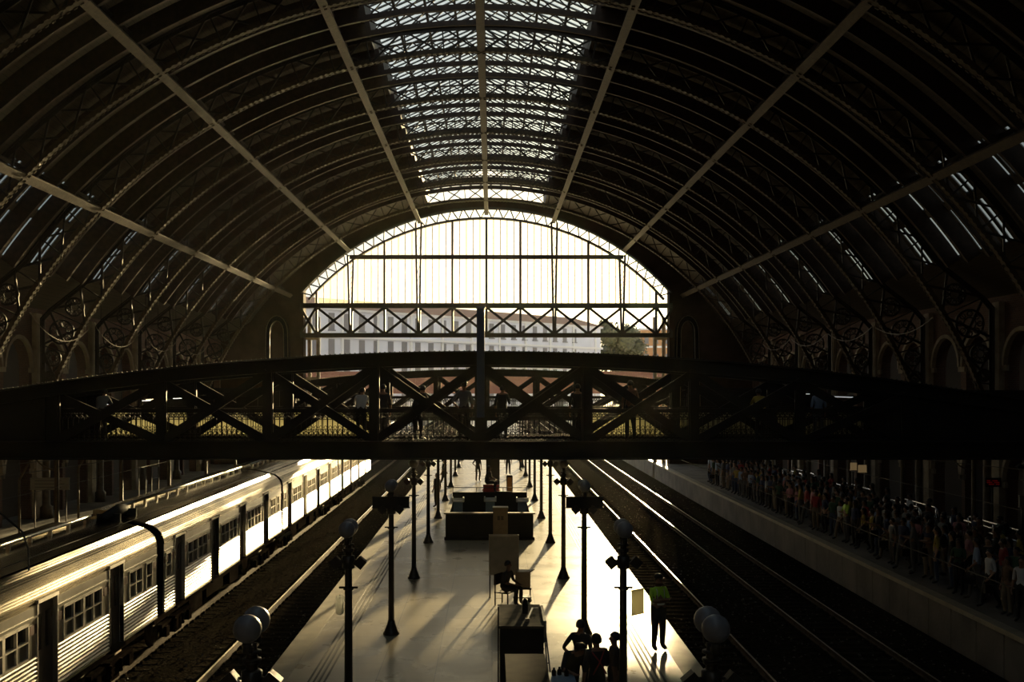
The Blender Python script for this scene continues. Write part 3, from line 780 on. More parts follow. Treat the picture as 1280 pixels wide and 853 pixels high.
def make_bridge(y0, lab, mi='black'):
    global rail_mesh
    t = empty('footbridge', P(0.11, y0, EYE), label=lab, cat='footbridge', group='riveted iron footbridges across the tracks')
    PW = 3.02; D = 3.0; XE = 20.2
    def ztop(x): return .93 - 1.1 * (x / 13.6) ** 2 if abs(x) < 13.6 else -.17 - .13 * (abs(x) - 13.6)
    ztop_ = lambda x: max(ztop(x), -.9)
    for side, yy_ in ((0, 0.0), (1, D)):
        b = MB(); n = 54
        for k in range(n):
            xa, xb = -XE + 2 * XE * k / n, -XE + 2 * XE * (k + 1) / n
            for z_off, th, dy in ((0, .04, .22), (-.34, .34, .05), (-.36, .04, .22)):
                vs = [(x, yv, z) for yv in (yy_ - dy, yy_ + dy) for x, z in ((xa, ztop_(xa) + z_off), (xb, ztop_(xb) + z_off), (xb, ztop_(xb) + z_off + th), (xa, ztop_(xa) + z_off + th))]
                b.add(vs, [(0, 1, 2, 3), (4, 7, 6, 5), (0, 4, 5, 1), (2, 6, 7, 3), (1, 5, 6, 2), (3, 7, 4, 0)])
        x = -XE
        while x < XE:
            b.cbox((x, yy_ - .19, ztop_(x) + .045), (.035, .035, .03)); x += .14
        b.build('top_chord', M[mi], t)
        b = MB(); b.box(-XE, XE, yy_ - .2, yy_ + .2, -1.63, -1.58); b.box(-XE, XE, yy_ - .06, yy_ + .06, -2.08, -1.6); b.box(-XE, XE, yy_ - .2, yy_ + .2, -2.1, -2.06)
        b.build('bottom_chord', M[mi], t)
        for k in range(-4, 5):
            x = k * PW; b = MB(); wd = .12 if k else .14
            b.box(x - wd, x + wd, yy_ - .10, yy_ + .10, -1.62, ztop_(x) - .3); b.box(x - wd - .03, x + wd + .03, yy_ - .04, yy_ + .04, -2.05, ztop_(x) - .3)
            b.build('post', M[mi], t)
        for k in range(-4, 4):
            xa, xb = k * PW, (k + 1) * PW
            b = MB(); b.bar((xa, yy_ - .05, -1.6), (xb, yy_ - .05, ztop_(xb) - .35), .24, .07); b.build('diagonal', M[mi], t)
            b = MB(); b.bar((xa, yy_ + .05, ztop_(xa) - .35), (xb, yy_ + .05, -1.6), .24, .07); b.build('diagonal', M[mi], t)
            q = MB(); q.box(xa + .12, xb - .12, yy_ + .11, yy_ + .2, -.78, -.66); q.build('handrail', M[mi], t)
            if rail_mesh is None:
                rail_mesh = rail_panel_mb().build('railing_panel', M['black'], t).data; o = KIDS[t.name][-1]
            else:
                o = bpy.data.objects.new('railing_panel', rail_mesh); C.objects.link(o); o.parent = t
            o.location = ((xa + xb) / 2, yy_ + .16, -1.66)
        for s in (-1, 1):
            b = MB(); b.box(*sorted((s * 4 * PW, s * XE)), yy_ - .04, yy_ + .04, -1.65, -.15); 
            for k in range(6): xx = s * (4 * PW + .3 + k * 1.3); b.box(xx - .05, xx + .05, yy_ - .09, yy_ + .09, -1.65, ztop_(xx) - .3)
            b.build('end_panel', M[mi], t, label='solid dark side panel')
    b = MB(); b.box(-XE, XE, 0.06, D - .06, -1.78, -1.66)
    for k in range(-13, 14): b.box(k * 1.51 - .06, k * 1.51 + .06, .05, D - .05, -2.0, -1.78)
    b.build('deck', M['black'], t)
    for k in list(range(-4, -1)) + list(range(1, 4)):
        b = MB(); b.box(k * PW + .14, (k + 1) * PW - .14, D + .24, D + .255, -1.62, -.72)
        if y0 < 40: b.build('frosted_panel', M['frost'], t, label='yellowish frosted infill panel')
    return t
br1 = make_bridge(29.5, 'near black iron truss footbridge spanning the whole shed')
br2 = make_bridge(62.0, 'distant iron truss footbridge seen through the near one')
b = MB(); b.box(XC + .0, XC + .22, 29.1, 29.32, EYE - .4, EYE + 2.2); b.box(XC - .02, XC + .24, 29.08, 29.34, EYE + 2.16, EYE + 2.22); b.box(XC, XC + .22, 29.1, 29.3, EYE - .9, EYE - .4)
b.build('blue_post', M['blue'], label='dark blue square post standing on the near footbridge truss', cat='post')
for x, nm in ((-12.4, 'left'), (11.9, 'right')):
    b = MB(); q_ = MB()
    for rr_, w_, mb, dp in ((1.0, .30, b, .5), (1.17, .035, q_, .04), (.74, .03, q_, .04)):
        pts = []; hw = .62 * rr_; yh = -.3 if rr_ == 1 else -.57
        for k in range(11): pts.append((x + -hw * (1 - .12 * k / 10), yh, -1.6 + 4.7 * k / 10))
        for k in range(1, 10):
            a = PI - PI * k / 10; pts.append((x + hw * .88 * math.cos(a), yh, 3.1 + (.9 if rr_ == 1 else .9 * (1 + (rr_ - 1) * .8)) * math.sin(a)))
        for k in range(10, -1, -1): pts.append((x + hw * (1 - .12 * k / 10), yh, -1.6 + 4.7 * k / 10))
        for p, q in zip(pts[:-1], pts[1:]): mb.bar(p, q, w_, dp)
    o = b.build('arched_hoop', M['under'], br2, label='tall narrow arched hoop')
    q_.build('hoop_highlight', M['iron_tan'], o)  # thin tan outlines put the bright edge highlights into shape and colour

# ------------------------------------------------------------------ lamp posts
def make_lamp():
    t = empty('lamp_post', (0, 0, 0))
    b = MB(); b.lathe((0, 0, 0), [(.20, 0), (.20, .03), (.17, .08), (.10, .26), (.085, .34), (.0, .34)], 12); b.build('base', M['blackpost'], t)
    b = MB(); b.lathe((0, 0, 0), [(.075, .3), (.068, 1.9), (.062, 3.3), (.05, 3.45)], 12)
    for z in (2.6, 3.25): b.lathe((0, 0, 0), [(.05, z - .02), (.09, z - .015), (.09, z + .015), (.05, z + .02)], 12)
    b.cbox((0, 0, 2.62), (.32, .05, .03))
    b.build('pole', M['blackpost'], t)
    b = MB(); b.bar((0, -.2, 3.40), (0, .2, 3.40), .06, .04, (0, 0, 1)); b.tube([(0, -.2, 3.40), (0, -.2, 3.50)], .05, 8); b.tube([(0, .2, 3.40), (0, .2, 3.50)], .05, 8)
    for z in (3.28, 3.36): b.lathe((0, 0, z), [(.05, -.02), (.1, -.01), (.1, .01), (.05, .02)], 10)
    b.build('bracket', M['blackpost'], t)
    for yy_ in (-.2, .2):
        b = MB(); b.ball((0, yy_, 3.64), .145, 18); b.build('globe', M['globe'], t, label='opal glass globe')
    for s in (-1, 1):
        b = MB(); b.bar((0, 0, 3.1), (s * .16, 0, 3.08), .03, .03); b.cbox((s * .21, -.02, 3.06), (.15, .16, .15), ry=s * R(40)); b.cbox((s * .21, -.11, 3.06), (.17, .02, .17), ry=s * R(40))
        b.build('floodlight', M['blackpost'], t)
    b = MB(); b.lathe((0, 0, 3.06), [(.07, -.12), (.11, -.1), (.11, .1), (.07, .12)], 10); b.build('junction_box', M['blackpost'], t)
    return t
lamp0 = make_lamp()
LY = [10.7, 17.9] + [25.5 + 7.4 * k for k in range(9)]
LAMPS = []
for side, x in (('left', -2.47), ('right', 2.26)):
    for i, y in enumerate(LY):
        o = lamp0 if (side == 'left' and i == 0) else copy_tree(lamp0)
        o.location = (x, y, 0)
        extra = {1: ' with a small white plate', 2: ' carrying a wide sign board'}.get(i, '')
        tag(o, '%s black twin-globe lamp post of the %s platform row%s' % (ordn(i), side, extra), 'lamp post', 'twin-globe lamp posts on the centre platform')
def sign_board(x, y, z, w_, h_, label, m='black', lines=0, legs=False):
    t = empty('sign_board', (x, y, z), label=label, cat='sign')
    if legs:
        for sx in (-.4, .4): b = MB(); b.box(sx * w_ - .02, sx * w_ + .02, .03, .07, -z, h_); b.build('post', M['blackpost'], t)
    b = MB(); b.box(-w_ / 2, w_ / 2, -.03, .03, 0, h_); b.box(-w_ / 2 - .015, w_ / 2 + .015, -.04, .04, h_, h_ + .02); b.box(-w_ / 2 - .015, w_ / 2 + .015, -.04, .04, -.02, 0); b.build('panel', M[m], t)
    if lines:
        b = MB()
        for k in range(lines): b.box(-w_ * .38, w_ * (.3 + .08 * (k % 2)), -.036, -.03, h_ * (.2 + .6 * k / max(1, lines - 1)) - .012, h_ * (.2 + .6 * k / max(1, lines - 1)) + .012)
        b.build('lettering_rows', M['signtext'], t)
    return t
sign_board(-2.47, 25.42, 3.12, .90, .24, 'wide dark sign board on the third left lamp post')
sign_board(2.26, 25.42, 3.12, .90, .24, 'wide dark sign board on the third right lamp post')
b = MB(); b.tube([(0, 0, 0), (0, 0, .03), (0, 0, .31), (0, 0, .34)], [.03, .07, .07, .03], 10)
o = b.build('notice_plate', M['trans_white'], label='small bright white plastic case on the second left lamp post', cat='case'); o.location = (-2.62, 17.9, 2.15)
b = MB(); b.box(-.01, .01, -.15, .15, 0, .40); b.box(-.014, .014, -.16, .16, .40, .42); b.box(-.014, .014, -.16, .16, -.02, 0)
o = b.build('notice_plate', M['frost'], label='small tan plate on the second right lamp post', cat='plate'); o.location = (2.52, 18.0, 2.15); o.rotation_euler = (0, 0, R(-50))

# ------------------------------------------------------------------ things on the centre platform
# stairwell kiosk
t = empty('platform_kiosk', (-.10, 41.0, 0), label='low dark panelled enclosure in the middle of the platform', cat='kiosk')
b = MB()
b.box(-1.72, 1.72, 0, .1, .1, 1.02)
for k in range(9): x = -1.7 + 3.4 * k / 8; b.box(x - .03, x + .03, -.04, .0, .1, 1.0)
b.box(-1.78, 1.78, -.07, .14, 0, .12); b.build('front_wall', M['black'], t)
b = MB(); b.box(-1.8, 1.8, -.06, .16, 1.02, 1.08); b.build('front_ledge', M['grey_cab'], t)
for s in (-1, 1):
    b = MB(); b.box(s * 1.67 - .06, s * 1.67 + .06, .1, 5.6, 0, 1.02); b.build('side_wall', M['black'], t)
    b = MB(); b.box(s * 1.67 - .08, s * 1.67 + .08, .1, 5.6, 1.02, 1.07); b.build('side_ledge', M['grey_cab'], t)
b = MB(); b.box(-1.66, 1.66, 5.5, 5.65, 0, 1.32); b.box(.25, 1.0, 5.44, 5.5, .0, 1.36); b.build('back_wall', M['black'], t)
b = MB(); b.tube([(-1.66, 5.8, 1.5), (1.66, 5.8, 1.5)], .02, 6)
for x in (-1.66, -.6, .6, 1.66): b.tube([(x, 5.8, 0), (x, 5.8, 1.5)], .018, 6)
b.build('guard_rail', M['blackpost'], t)
b = MB(); b.box(-1.55, 1.55, .2, 5.4, 0.001, .06); b.build('floor_panel', M['black'], t)
for i, (x, y, nm) in enumerate(((0.02, 4.9, 'centre'), (-1.38, 4.7, 'left side'), (1.42, 4.7, 'right side'))):
    q = empty('service_counter', (x - .1, 41 + y - .5, 0.06), label='pale blue-grey ticket stand at the %s of the dark enclosure' % nm, cat='stand', group='stands inside the platform enclosure')
    b = MB(); b.box(-.2, .2, -.15, .15, 0, .98); b.build('cabinet', M['bluegrey'], q)
    b = MB(); b.box(-.27, .27, -.2, .2, .98, 1.03); b.box(-.27, -.21, -.2, .2, 1.03, 1.18); b.box(.21, .27, -.2, .2, 1.03, 1.18); b.box(-.27, .27, .14, .2, 1.03, 1.12); b.build('tray_top', M['white'], q)
b = MB(); b.box(-.42, .34, 46.92, 47.3, 0, 1.35); b.box(-.45, .37, 46.88, 47.34, 1.35, 1.4); b.box(-.40, .32, 46.90, 46.92, 1.4, 1.62); b.box(-.38, .30, 46.92, 47.3, 1.4, 1.6)
b.build('red_cabinet', M['red'], label='dark red box behind the platform enclosure', cat='box')
t = empty('tall_cabinet', (0.30, 37.0, 0), label='narrow tall brown cabinet behind the grey board', cat='cabinet')
b = MB(); b.box(-.26, .26, -.22, .22, .05, 1.72); b.box(-.28, .28, -.24, .24, 1.72, 1.78); b.box(-.24, .24, -.2, .2, 0, .05); b.build('body', M['brown_cab'], t)
b = MB(); b.box(-.22, .22, -.235, -.22, .15, 1.66); b.build('door', M['brown_cab'], t)
b = MB()
for k in range(2):
    for j in range(3): b.box(-.11 + k * .13, -.02 + k * .13, -.243, -.235, 1.34 + j * .05, 1.37 + j * .05)
b.build('vent', M['black'], t)
t = empty('display_board', (.34, 29.9, 0), label='large grey board on thin legs behind the seated person', cat='board')
b = MB(); b.box(-.41, .41, -.1, .1, .68, 1.76); b.build('panel', M['grey_cab'], t)
b = MB()
for a in ((-.43, -.41), (.41, .43)): b.box(a[0], a[1], -.12, .12, .66, 1.80)
b.box(-.43, .43, -.12, -.1, 1.76, 1.8); b.box(-.43, .43, .1, .12, 1.76, 1.8); b.box(-.43, .43, -.12, .12, .66, .68); b.build('frame', M['edge'], t)
for x in (-.40, .40):
    for yy_ in (-.09, .09):
        b = MB(); b.box(x - .02, x + .02, yy_ - .02, yy_ + .02, 0, .68); b.build('leg', M['blackpost'], t)
t = empty('column_block', (.05, 58.5, 0), label='dark square pillar box far down the platform', cat='pillar')
b = MB(); b.box(-.38, .38, -.35, .35, 0, 2.3); b.box(-.42, .42, -.39, .39, 2.3, 2.4); b.build('shaft', M['black'], t)
b = MB(); b.box(-.44, .44, -.41, .41, 0, .15); b.build('plinth', M['black'], t)
t = empty('amber_bin', (.98, 58.0, 0), label='amber-fronted machine beside the dark pillar box', cat='machine')
b = MB(); b.box(-.17, .17, -.16, .16, .1, 1.05); b.cbox((0, 0, 1.07), (.3, .28, .06)); b.build('body', M['black'], t)
b = MB(); b.box(-.12, .12, -.175, -.16, .25, .98); b.build('front', M['amber'], t)
b = MB(); b.box(-.2, .2, -.2, .2, 0, .1); b.build('foot', M['white'], t)
# large cabinet and low cabinet at the camera end
t = empty('equipment_cabinet', (.58, 20.7, 0), label='large dark equipment cabinet with a dusty flat top', cat='cabinet')
b = MB(); b.box(-.42, .45, 0, 2.0, .05, 1.26)
for z in (.45, .85): b.box(-.43, .46, -.012, 0, z, z + .015)
b.build('body', M['black'], t)
b = MB(); b.box(-.46, .46, -.03, 2.03, 1.26, 1.31); b.build('top', M['wood'], t)
b = MB(); b.box(-.47, -.44, -.05, .02, 0, 1.7); b.build('side_post', M['blackpost'], t)
b = MB(); b.box(.46, .52, .3, 1.8, .9, 1.34); b.build('side_box', M['grey_cab'], t)
b = MB(); b.box(.02, .13, 20.7 + 1.25, 20.7 + 1.37, 1.31, 1.53); b.lathe((.075, 22.01, 1.53), [(.05, 0), (.05, .05), (.03, .08), (.0, .1)], 8)
o = b.build('walkie_talkie', M['black'], label='black handset standing on the dusty cabinet top', cat='radio'); o.location = (.62, -.15, 0)
b = MB(); b.bar((.72, 21.1, 1.34), (.86, 22.1, 1.36), .035, .035, (0, 0, 1)); b.cbox((.72, 21.1, 1.34), (.09, .07, .06)); b.bar((.86, 22.1, 1.36), (.98, 22.12, 1.36), .02, .02, (0, 0, 1))
b.build('metal_rod', M['steel'], label='thin metal rod lying on the dusty cabinet top', cat='rod')
b = MB()
for k in range(2): b.bar((1.10 + .07 * k, 19.6, 0.02), (1.06 + .02 * k, 21.4, 1.25), .03, .03)
for k in range(5): f = (k + .5) / 5; b.bar((1.10 - .04 * f, 19.6 + 1.8 * f, 1.25 * f), (1.17 - .09 * f, 19.6 + 1.8 * f, 1.25 * f), .02, .02)
b.build('trolley_frame', M['blackpost'], label='folded dark trolley frame leaning on the equipment cabinet', cat='trolley')
M['wood_dark'] = mat('dark_top', (0.05, 0.042, 0.03), 0.9, noise=0.3, scale=4, spec=.05)  # darker tone for the low cabinet's top
t = empty('low_cabinet', (.58, 16.7, 0), label='tan-topped cabinet at the bottom edge, in front of the large one', cat='cabinet')
b = MB(); b.box(-.32, .34, 0, 1.85, .04, 1.24); b.build('body', M['brown_cab'], t)
b = MB(); b.box(-.35, .36, -.03, 1.88, 1.24, 1.30); b.build('top', M['wood_dark'], t)
t = empty('work_table', (1.22, 18.3, 0), label='small table with dark things beside the group of workers', cat='table')
b = MB(); b.box(-.24, .24, -.35, .35, .9, .95); b.build('top', M['bluegrey'], t)
b = MB(); b.box(-.22, .22, -.32, .32, .1, .9); b.build('body', M['grey_cab'], t)
for i, (x, y) in enumerate(((1.1, 18.45), (1.2, 18.5), (1.32, 18.42))):
    b = MB(); b.lathe((x, y, .95), [(.04, 0), (.045, .08), (.02, .11), (.02, .14)], 8)
    b.build('small_bottle', M['black'], label='%s of the small dark bottles on the work table' % ['leftmost', 'middle one', 'rightmost'][i], cat='bottle', group='bottles on the work table')

# ------------------------------------------------------------------ people
def pose(kind, h=1.0):
    """joint dictionary, facing -Y; z up"""
    J = dict(pelvis=(0, 0, .95), waist=(0, 0, 1.10), chest=(0, .0, 1.30), neck=(0, .0, 1.46), jaw=(0, -.03, 1.53), head=(0, -.005, 1.60), crown=(0, .005, 1.67), nose=(0, -.125, 1.585))
    for s, n in ((-1, 'R'), (1, 'L')):
        J['sh' + n] = (s * .17, 0, 1.39); J['el' + n] = (s * .23, .03, 1.11); J['wr' + n] = (s * .235, -.04, .86)
        J['hip' + n] = (s * .09, 0, .90); J['kn' + n] = (s * .10, -.02, .49); J['an' + n] = (s * .11, .02, .09); J['toe' + n] = (s * .13, -.15, .035)
    if kind == 'phone':
        J['elR'] = (-.22, -.05, 1.12); J['wrR'] = (-.08, -.27, 1.25); J['head'] = (0, -.03, 1.59); J['jaw'] = (0, -.05, 1.52); J['crown'] = (0, -.01, 1.665); J['nose'] = (0, -.145, 1.56)
    if kind == 'phone2':
        J['elR'] = (-.22, -.06, 1.12); J['wrR'] = (-.05, -.25, 1.15); J['elL'] = (.22, -.06, 1.12); J['wrL'] = (.06, -.26, 1.14)
    if kind == 'crossed':
        J['elR'] = (-.23, -.08, 1.14); J['wrR'] = (.04, -.20, 1.18); J['elL'] = (.23, -.08, 1.13); J['wrL'] = (-.05, -.17, 1.14)
    if kind == 'stride':
        J['knR'] = (-.10, -.14, .50); J['anR'] = (-.11, -.18, .09); J['toeR'] = (-.12, -.35, .04); J['knL'] = (.10, .06, .49); J['anL'] = (.11, .25, .12); J['toeL'] = (.12, .10, .035)
        J['wrR'] = (-.24, .12, .90); J['wrL'] = (.24, -.16, .92)
    if kind == 'hip':
        J['pelvis'] = (.03, 0, .95); J['elL'] = (.34, .05, 1.14); J['wrL'] = (.19, -.02, .98); J['knR'] = (-.12, -.07, .50)
    if kind == 'lean':
        J['pelvis'] = (0, .16, .93); J['waist'] = (0, .10, 1.07); J['chest'] = (0, -.04, 1.24); J['neck'] = (0, -.13, 1.37); J['jaw'] = (0, -.19, 1.42); J['head'] = (0, -.19, 1.50); J['crown'] = (0, -.18, 1.57); J['nose'] = (0, -.31, 1.48)
        for s, n in ((-1, 'R'), (1, 'L')):
            J['sh' + n] = (s * .17, -.07, 1.31); J['el' + n] = (s * .25, -.20, 1.08); J['wr' + n] = (s * .12, -.40, 1.07); J['hip' + n] = (s * .09, .15, .88); J['kn' + n] = (s * .1, .07, .48)
    if kind == 'bend':
        J['pelvis'] = (0, .20, .92); J['waist'] = (0, .12, 1.05); J['chest'] = (0, -.08, 1.19); J['neck'] = (0, -.22, 1.27); J['jaw'] = (0, -.30, 1.27); J['head'] = (0, -.32, 1.33); J['crown'] = (0, -.33, 1.40); J['nose'] = (0, -.43, 1.28)
        for s, n in ((-1, 'R'), (1, 'L')):
            J['sh' + n] = (s * .18, -.13, 1.23); J['el' + n] = (s * .30, -.22, 1.0); J['wr' + n] = (s * .20, -.42, .97); J['hip' + n] = (s * .09, .18, .87); J['kn' + n] = (s * .1, .08, .47)
    if kind == 'sit':
        dz = -.47
        for k in J: J[k] = (J[k][0], J[k][1], J[k][2] + dz)
        for k in ('chest', 'neck', 'jaw', 'head', 'crown', 'nose', 'shR', 'shL'): J[k] = (J[k][0], J[k][1] - .09, J[k][2] - .02)
        for s, n in ((-1, 'R'), (1, 'L')):
            J['hip' + n] = (s * .10, 0, .46); J['kn' + n] = (s * .14, -.43, .49); J['an' + n] = (s * .14, -.42, .09); J['toe' + n] = (s * .15, -.58, .035)
            J['el' + n] = (s * .25, -.12, .66); J['wr' + n] = (s * .12, -.36, .60)
    return J
def person_mesh(kind, female=False, fat=1.0):
    J = pose(kind); names = list(J); vi = {n: i for i, n in enumerate(names)}
    rad = dict(pelvis=.135, waist=.12, chest=.14, neck=.052, jaw=.066, head=.088, crown=.066, nose=.014, sh=.062, el=.042, wr=.027, hip=.10, kn=.070, an=.052, toe=.038)
    verts = [Vector(J[n]) for n in names]
    def r_of(n):
        k = n[:-1] if n[-1] in 'RL' and n[:-1] in rad else n
        v = rad[k]
        if k in ('pelvis', 'waist', 'chest'): v *= fat
        if k in ('hip', 'kn', 'an', 'toe'): v *= fat
        if female and k == 'waist': v *= .9
        if female and k in ('sh', 'chest'): v *= .9
        return v
    rads = [r_of(n) for n in names]
    ed = [('pelvis', 'waist'), ('waist', 'chest'), ('chest', 'neck'), ('neck', 'jaw'), ('jaw', 'head'), ('head', 'crown'), ('head', 'nose')]
    for n in 'RL': ed += [('chest', 'sh' + n), ('sh' + n, 'el' + n), ('el' + n, 'wr' + n), ('pelvis', 'hip' + n), ('hip' + n, 'kn' + n), ('kn' + n, 'an' + n), ('an' + n, 'toe' + n)]
    edges = [(vi[a], vi[b_]) for a, b_ in ed]
    segs = [(Vector(J[a]), Vector(J[b_]), a, b_) for a, b_ in ed]
    # hands: palm, four fingers and a thumb
    for s, n in ((-1, 'R'), (1, 'L')):
        wv = Vector(J['wr' + n]); d = (wv - Vector(J['el' + n])).normalized()
        side = Vector((0, -1, 0)) if abs(d.y) < .8 else Vector((s, 0, 0)); side = (side - d * side.dot(d)).normalized(); inn = d.cross(side)
        palm = wv + d * .07; verts.append(palm); rads.append(.026); pi_ = len(verts) - 1; edges.append((vi['wr' + n], pi_)); segs.append((wv, palm, 'hand', 'hand'))
        for k, ln in enumerate((.062, .072, .068, .052)):
            o_ = (k - 1.5) * .019; p1 = palm + d * .035 + side * (-o_) ; p2 = p1 + d * ln * .6 + inn * .012 * s; p3 = p2 + d * ln * .3 + inn * .02 * s
            i0 = len(verts); verts += [p1, p2, p3]; rads += [.0095, .0085, .007]; edges += [(pi_, i0), (i0, i0 + 1), (i0 + 1, i0 + 2)]
            segs.append((p1, p3, 'hand', 'hand'))
        t1 = palm - d * .02 + side * .04; t2 = t1 + d * .035 + side * .018
        i0 = len(verts); verts += [t1, t2]; rads += [.011, .009]; edges += [(pi_, i0), (i0, i0 + 1)]; segs.append((t1, t2, 'hand', 'hand'))
    me = bpy.data.meshes.new('person_base'); me.from_pydata([tuple(v) for v in verts], edges, [])
    ob = bpy.data.objects.new('tmp', me); C.objects.link(ob)
    md = ob.modifiers.new('skin', 'SKIN'); md.use_smooth_shade = True
    for i, sv in enumerate(me.skin_vertices[0].data):
        sv.radius = (rads[i], rads[i] * (1.0)); sv.use_root = (i == vi['pelvis'])
    sb = ob.modifiers.new('sub', 'SUBSURF'); sb.levels = 1; sb.render_levels = 1
    dg = bpy.context.evaluated_depsgraph_get(); ev = ob.evaluated_get(dg)
    out = bpy.data.meshes.new_from_object(ev); bpy.data.objects.remove(ob)
    # region by closest bone: 0 skin, 1 top, 2 trousers, 3 shoes
    reg = []
    for p in out.polygons:
        c = p.center; best = None; bd = 9
        for a, b_, na, nb in segs:
            ab = b_ - a; u = max(0, min(1, (c - a).dot(ab) / ab.length_squared)); d = (a + ab * u - c).length - .02
            if d < bd: bd = d; best = (na, nb, u)
        na, nb, u = best
        if na in ('hand',) or nb in ('jaw', 'head', 'crown', 'nose') or (na.startswith('el') and u > .15 ): g = 0
        elif nb == 'neck' and u > .8: g = 0
        elif na.startswith('an'): g = 3
        elif na.startswith('kn') or na.startswith('hip'): g = 2
        elif na == 'pelvis' and nb.startswith('hip'): g = 2
        elif na == 'pelvis' and u < .3: g = 2
        else: g = 1
        reg.append(g)
    out.polygons.foreach_set('material_index', reg); out.polygons.foreach_set('use_smooth', [True] * len(out.polygons))
    return out, J
def cmat(name, c): return mat(name, c, 0.8)
TOPS = {'white': (.55, .56, .58), 'light blue': (.28, .36, .52), 'red': (.30, .03, .03), 'black': (.02, .02, .02), 'grey': (.18, .18, .18), 'yellow': (.42, .32, .06), 'dark green': (.04, .09, .05), 'navy': (.03, .04, .10), 'pink': (.45, .20, .22), 'brown': (.12, .07, .04)}
TOPM = {k: cmat('cloth_' + k.replace(' ', '_'), v) for k, v in TOPS.items()}
LEGS = {'blue jeans': (.05, .07, .13), 'black trousers': (.015, .015, .015), 'beige trousers': (.20, .16, .11), 'grey trousers': (.09, .09, .09)}
LEGM = {k: cmat('cloth_' + k.replace(' ', '_'), v) for k, v in LEGS.items()}
SKIN = [mat('skin_a', (.42, .25, .17), .5), mat('skin_b', (.22, .12, .075), .5), mat('skin_c', (.10, .055, .035), .5)]
HAIR = [mat('hair_black', (.012, .010, .009), .5), mat('hair_brown', (.05, .028, .015), .5)]
SHOE = mat('shoes', (.02, .018, .016), .5)
def hair_mesh(long_):
    b = MB(); n = 14; rows_ = 9; vs = []; fs = []
    for i in range(rows_):
        t = PI * .62 * i / (rows_ - 1)
        for k in range(n):
            a = 2 * PI * k / n; front = max(0, -math.sin(a))
            tt = t * (1 - .42 * front); r_ = .101
            vs.append((r_ * .92 * math.sin(tt) * math.cos(a), .008 + r_ * 1.04 * math.sin(tt) * math.sin(a), .01 + r_ * 1.1 * math.cos(tt)))
    if long_:
        base = len(vs) - n
        for j in range(1, 5):
            for k in range(n):
                x, y, z = vs[base + k]; a = 2 * PI * k / n; back = max(0, math.sin(a) + .35)
                vs.append((x * (1 + .04 * j), y + .006 * j, z - .055 * j * min(1, back)))
        rows_ += 4
    for i in range(rows_ - 1):
        for k in range(n): fs.append((i * n + k, (i + 1) * n + k, (i + 1) * n + (k + 1) % n, i * n + (k + 1) % n))
    b.add(vs, fs, True); return b
HM = []
for lg in (False, True):
    o = hair_mesh(lg).build('hair', HAIR[0]); HM.append(o.data); bpy.data.objects.remove(o)
bp_ = MB(); bp_.ball((0, .0, 0), .2, 12, (.8, .5, 1.1)); bp_.cbox((0, .08, -.04), (.2, .1, .18))
for s in (-1, 1): bp_.tube([(s * .11, -.02, .2), (s * .13, -.20, .14), (s * .13, -.24, -.05), (s * .12, -.1, -.2)], .016, 6)
o = bp_.build('backpack', M['black']); BPM = o.data; bpy.data.objects.remove(o)
bg2 = MB(); bg2.cbox((0, 0, -.12), (.12, .30, .24)); bg2.tube([(0, -.12, 0), (0, -.06, .14), (0, .06, .14), (0, .12, 0)], .012, 6)
o = bg2.build('handbag', M['black']); HBM = o.data; bpy.data.objects.remove(o)
PROTO = {}
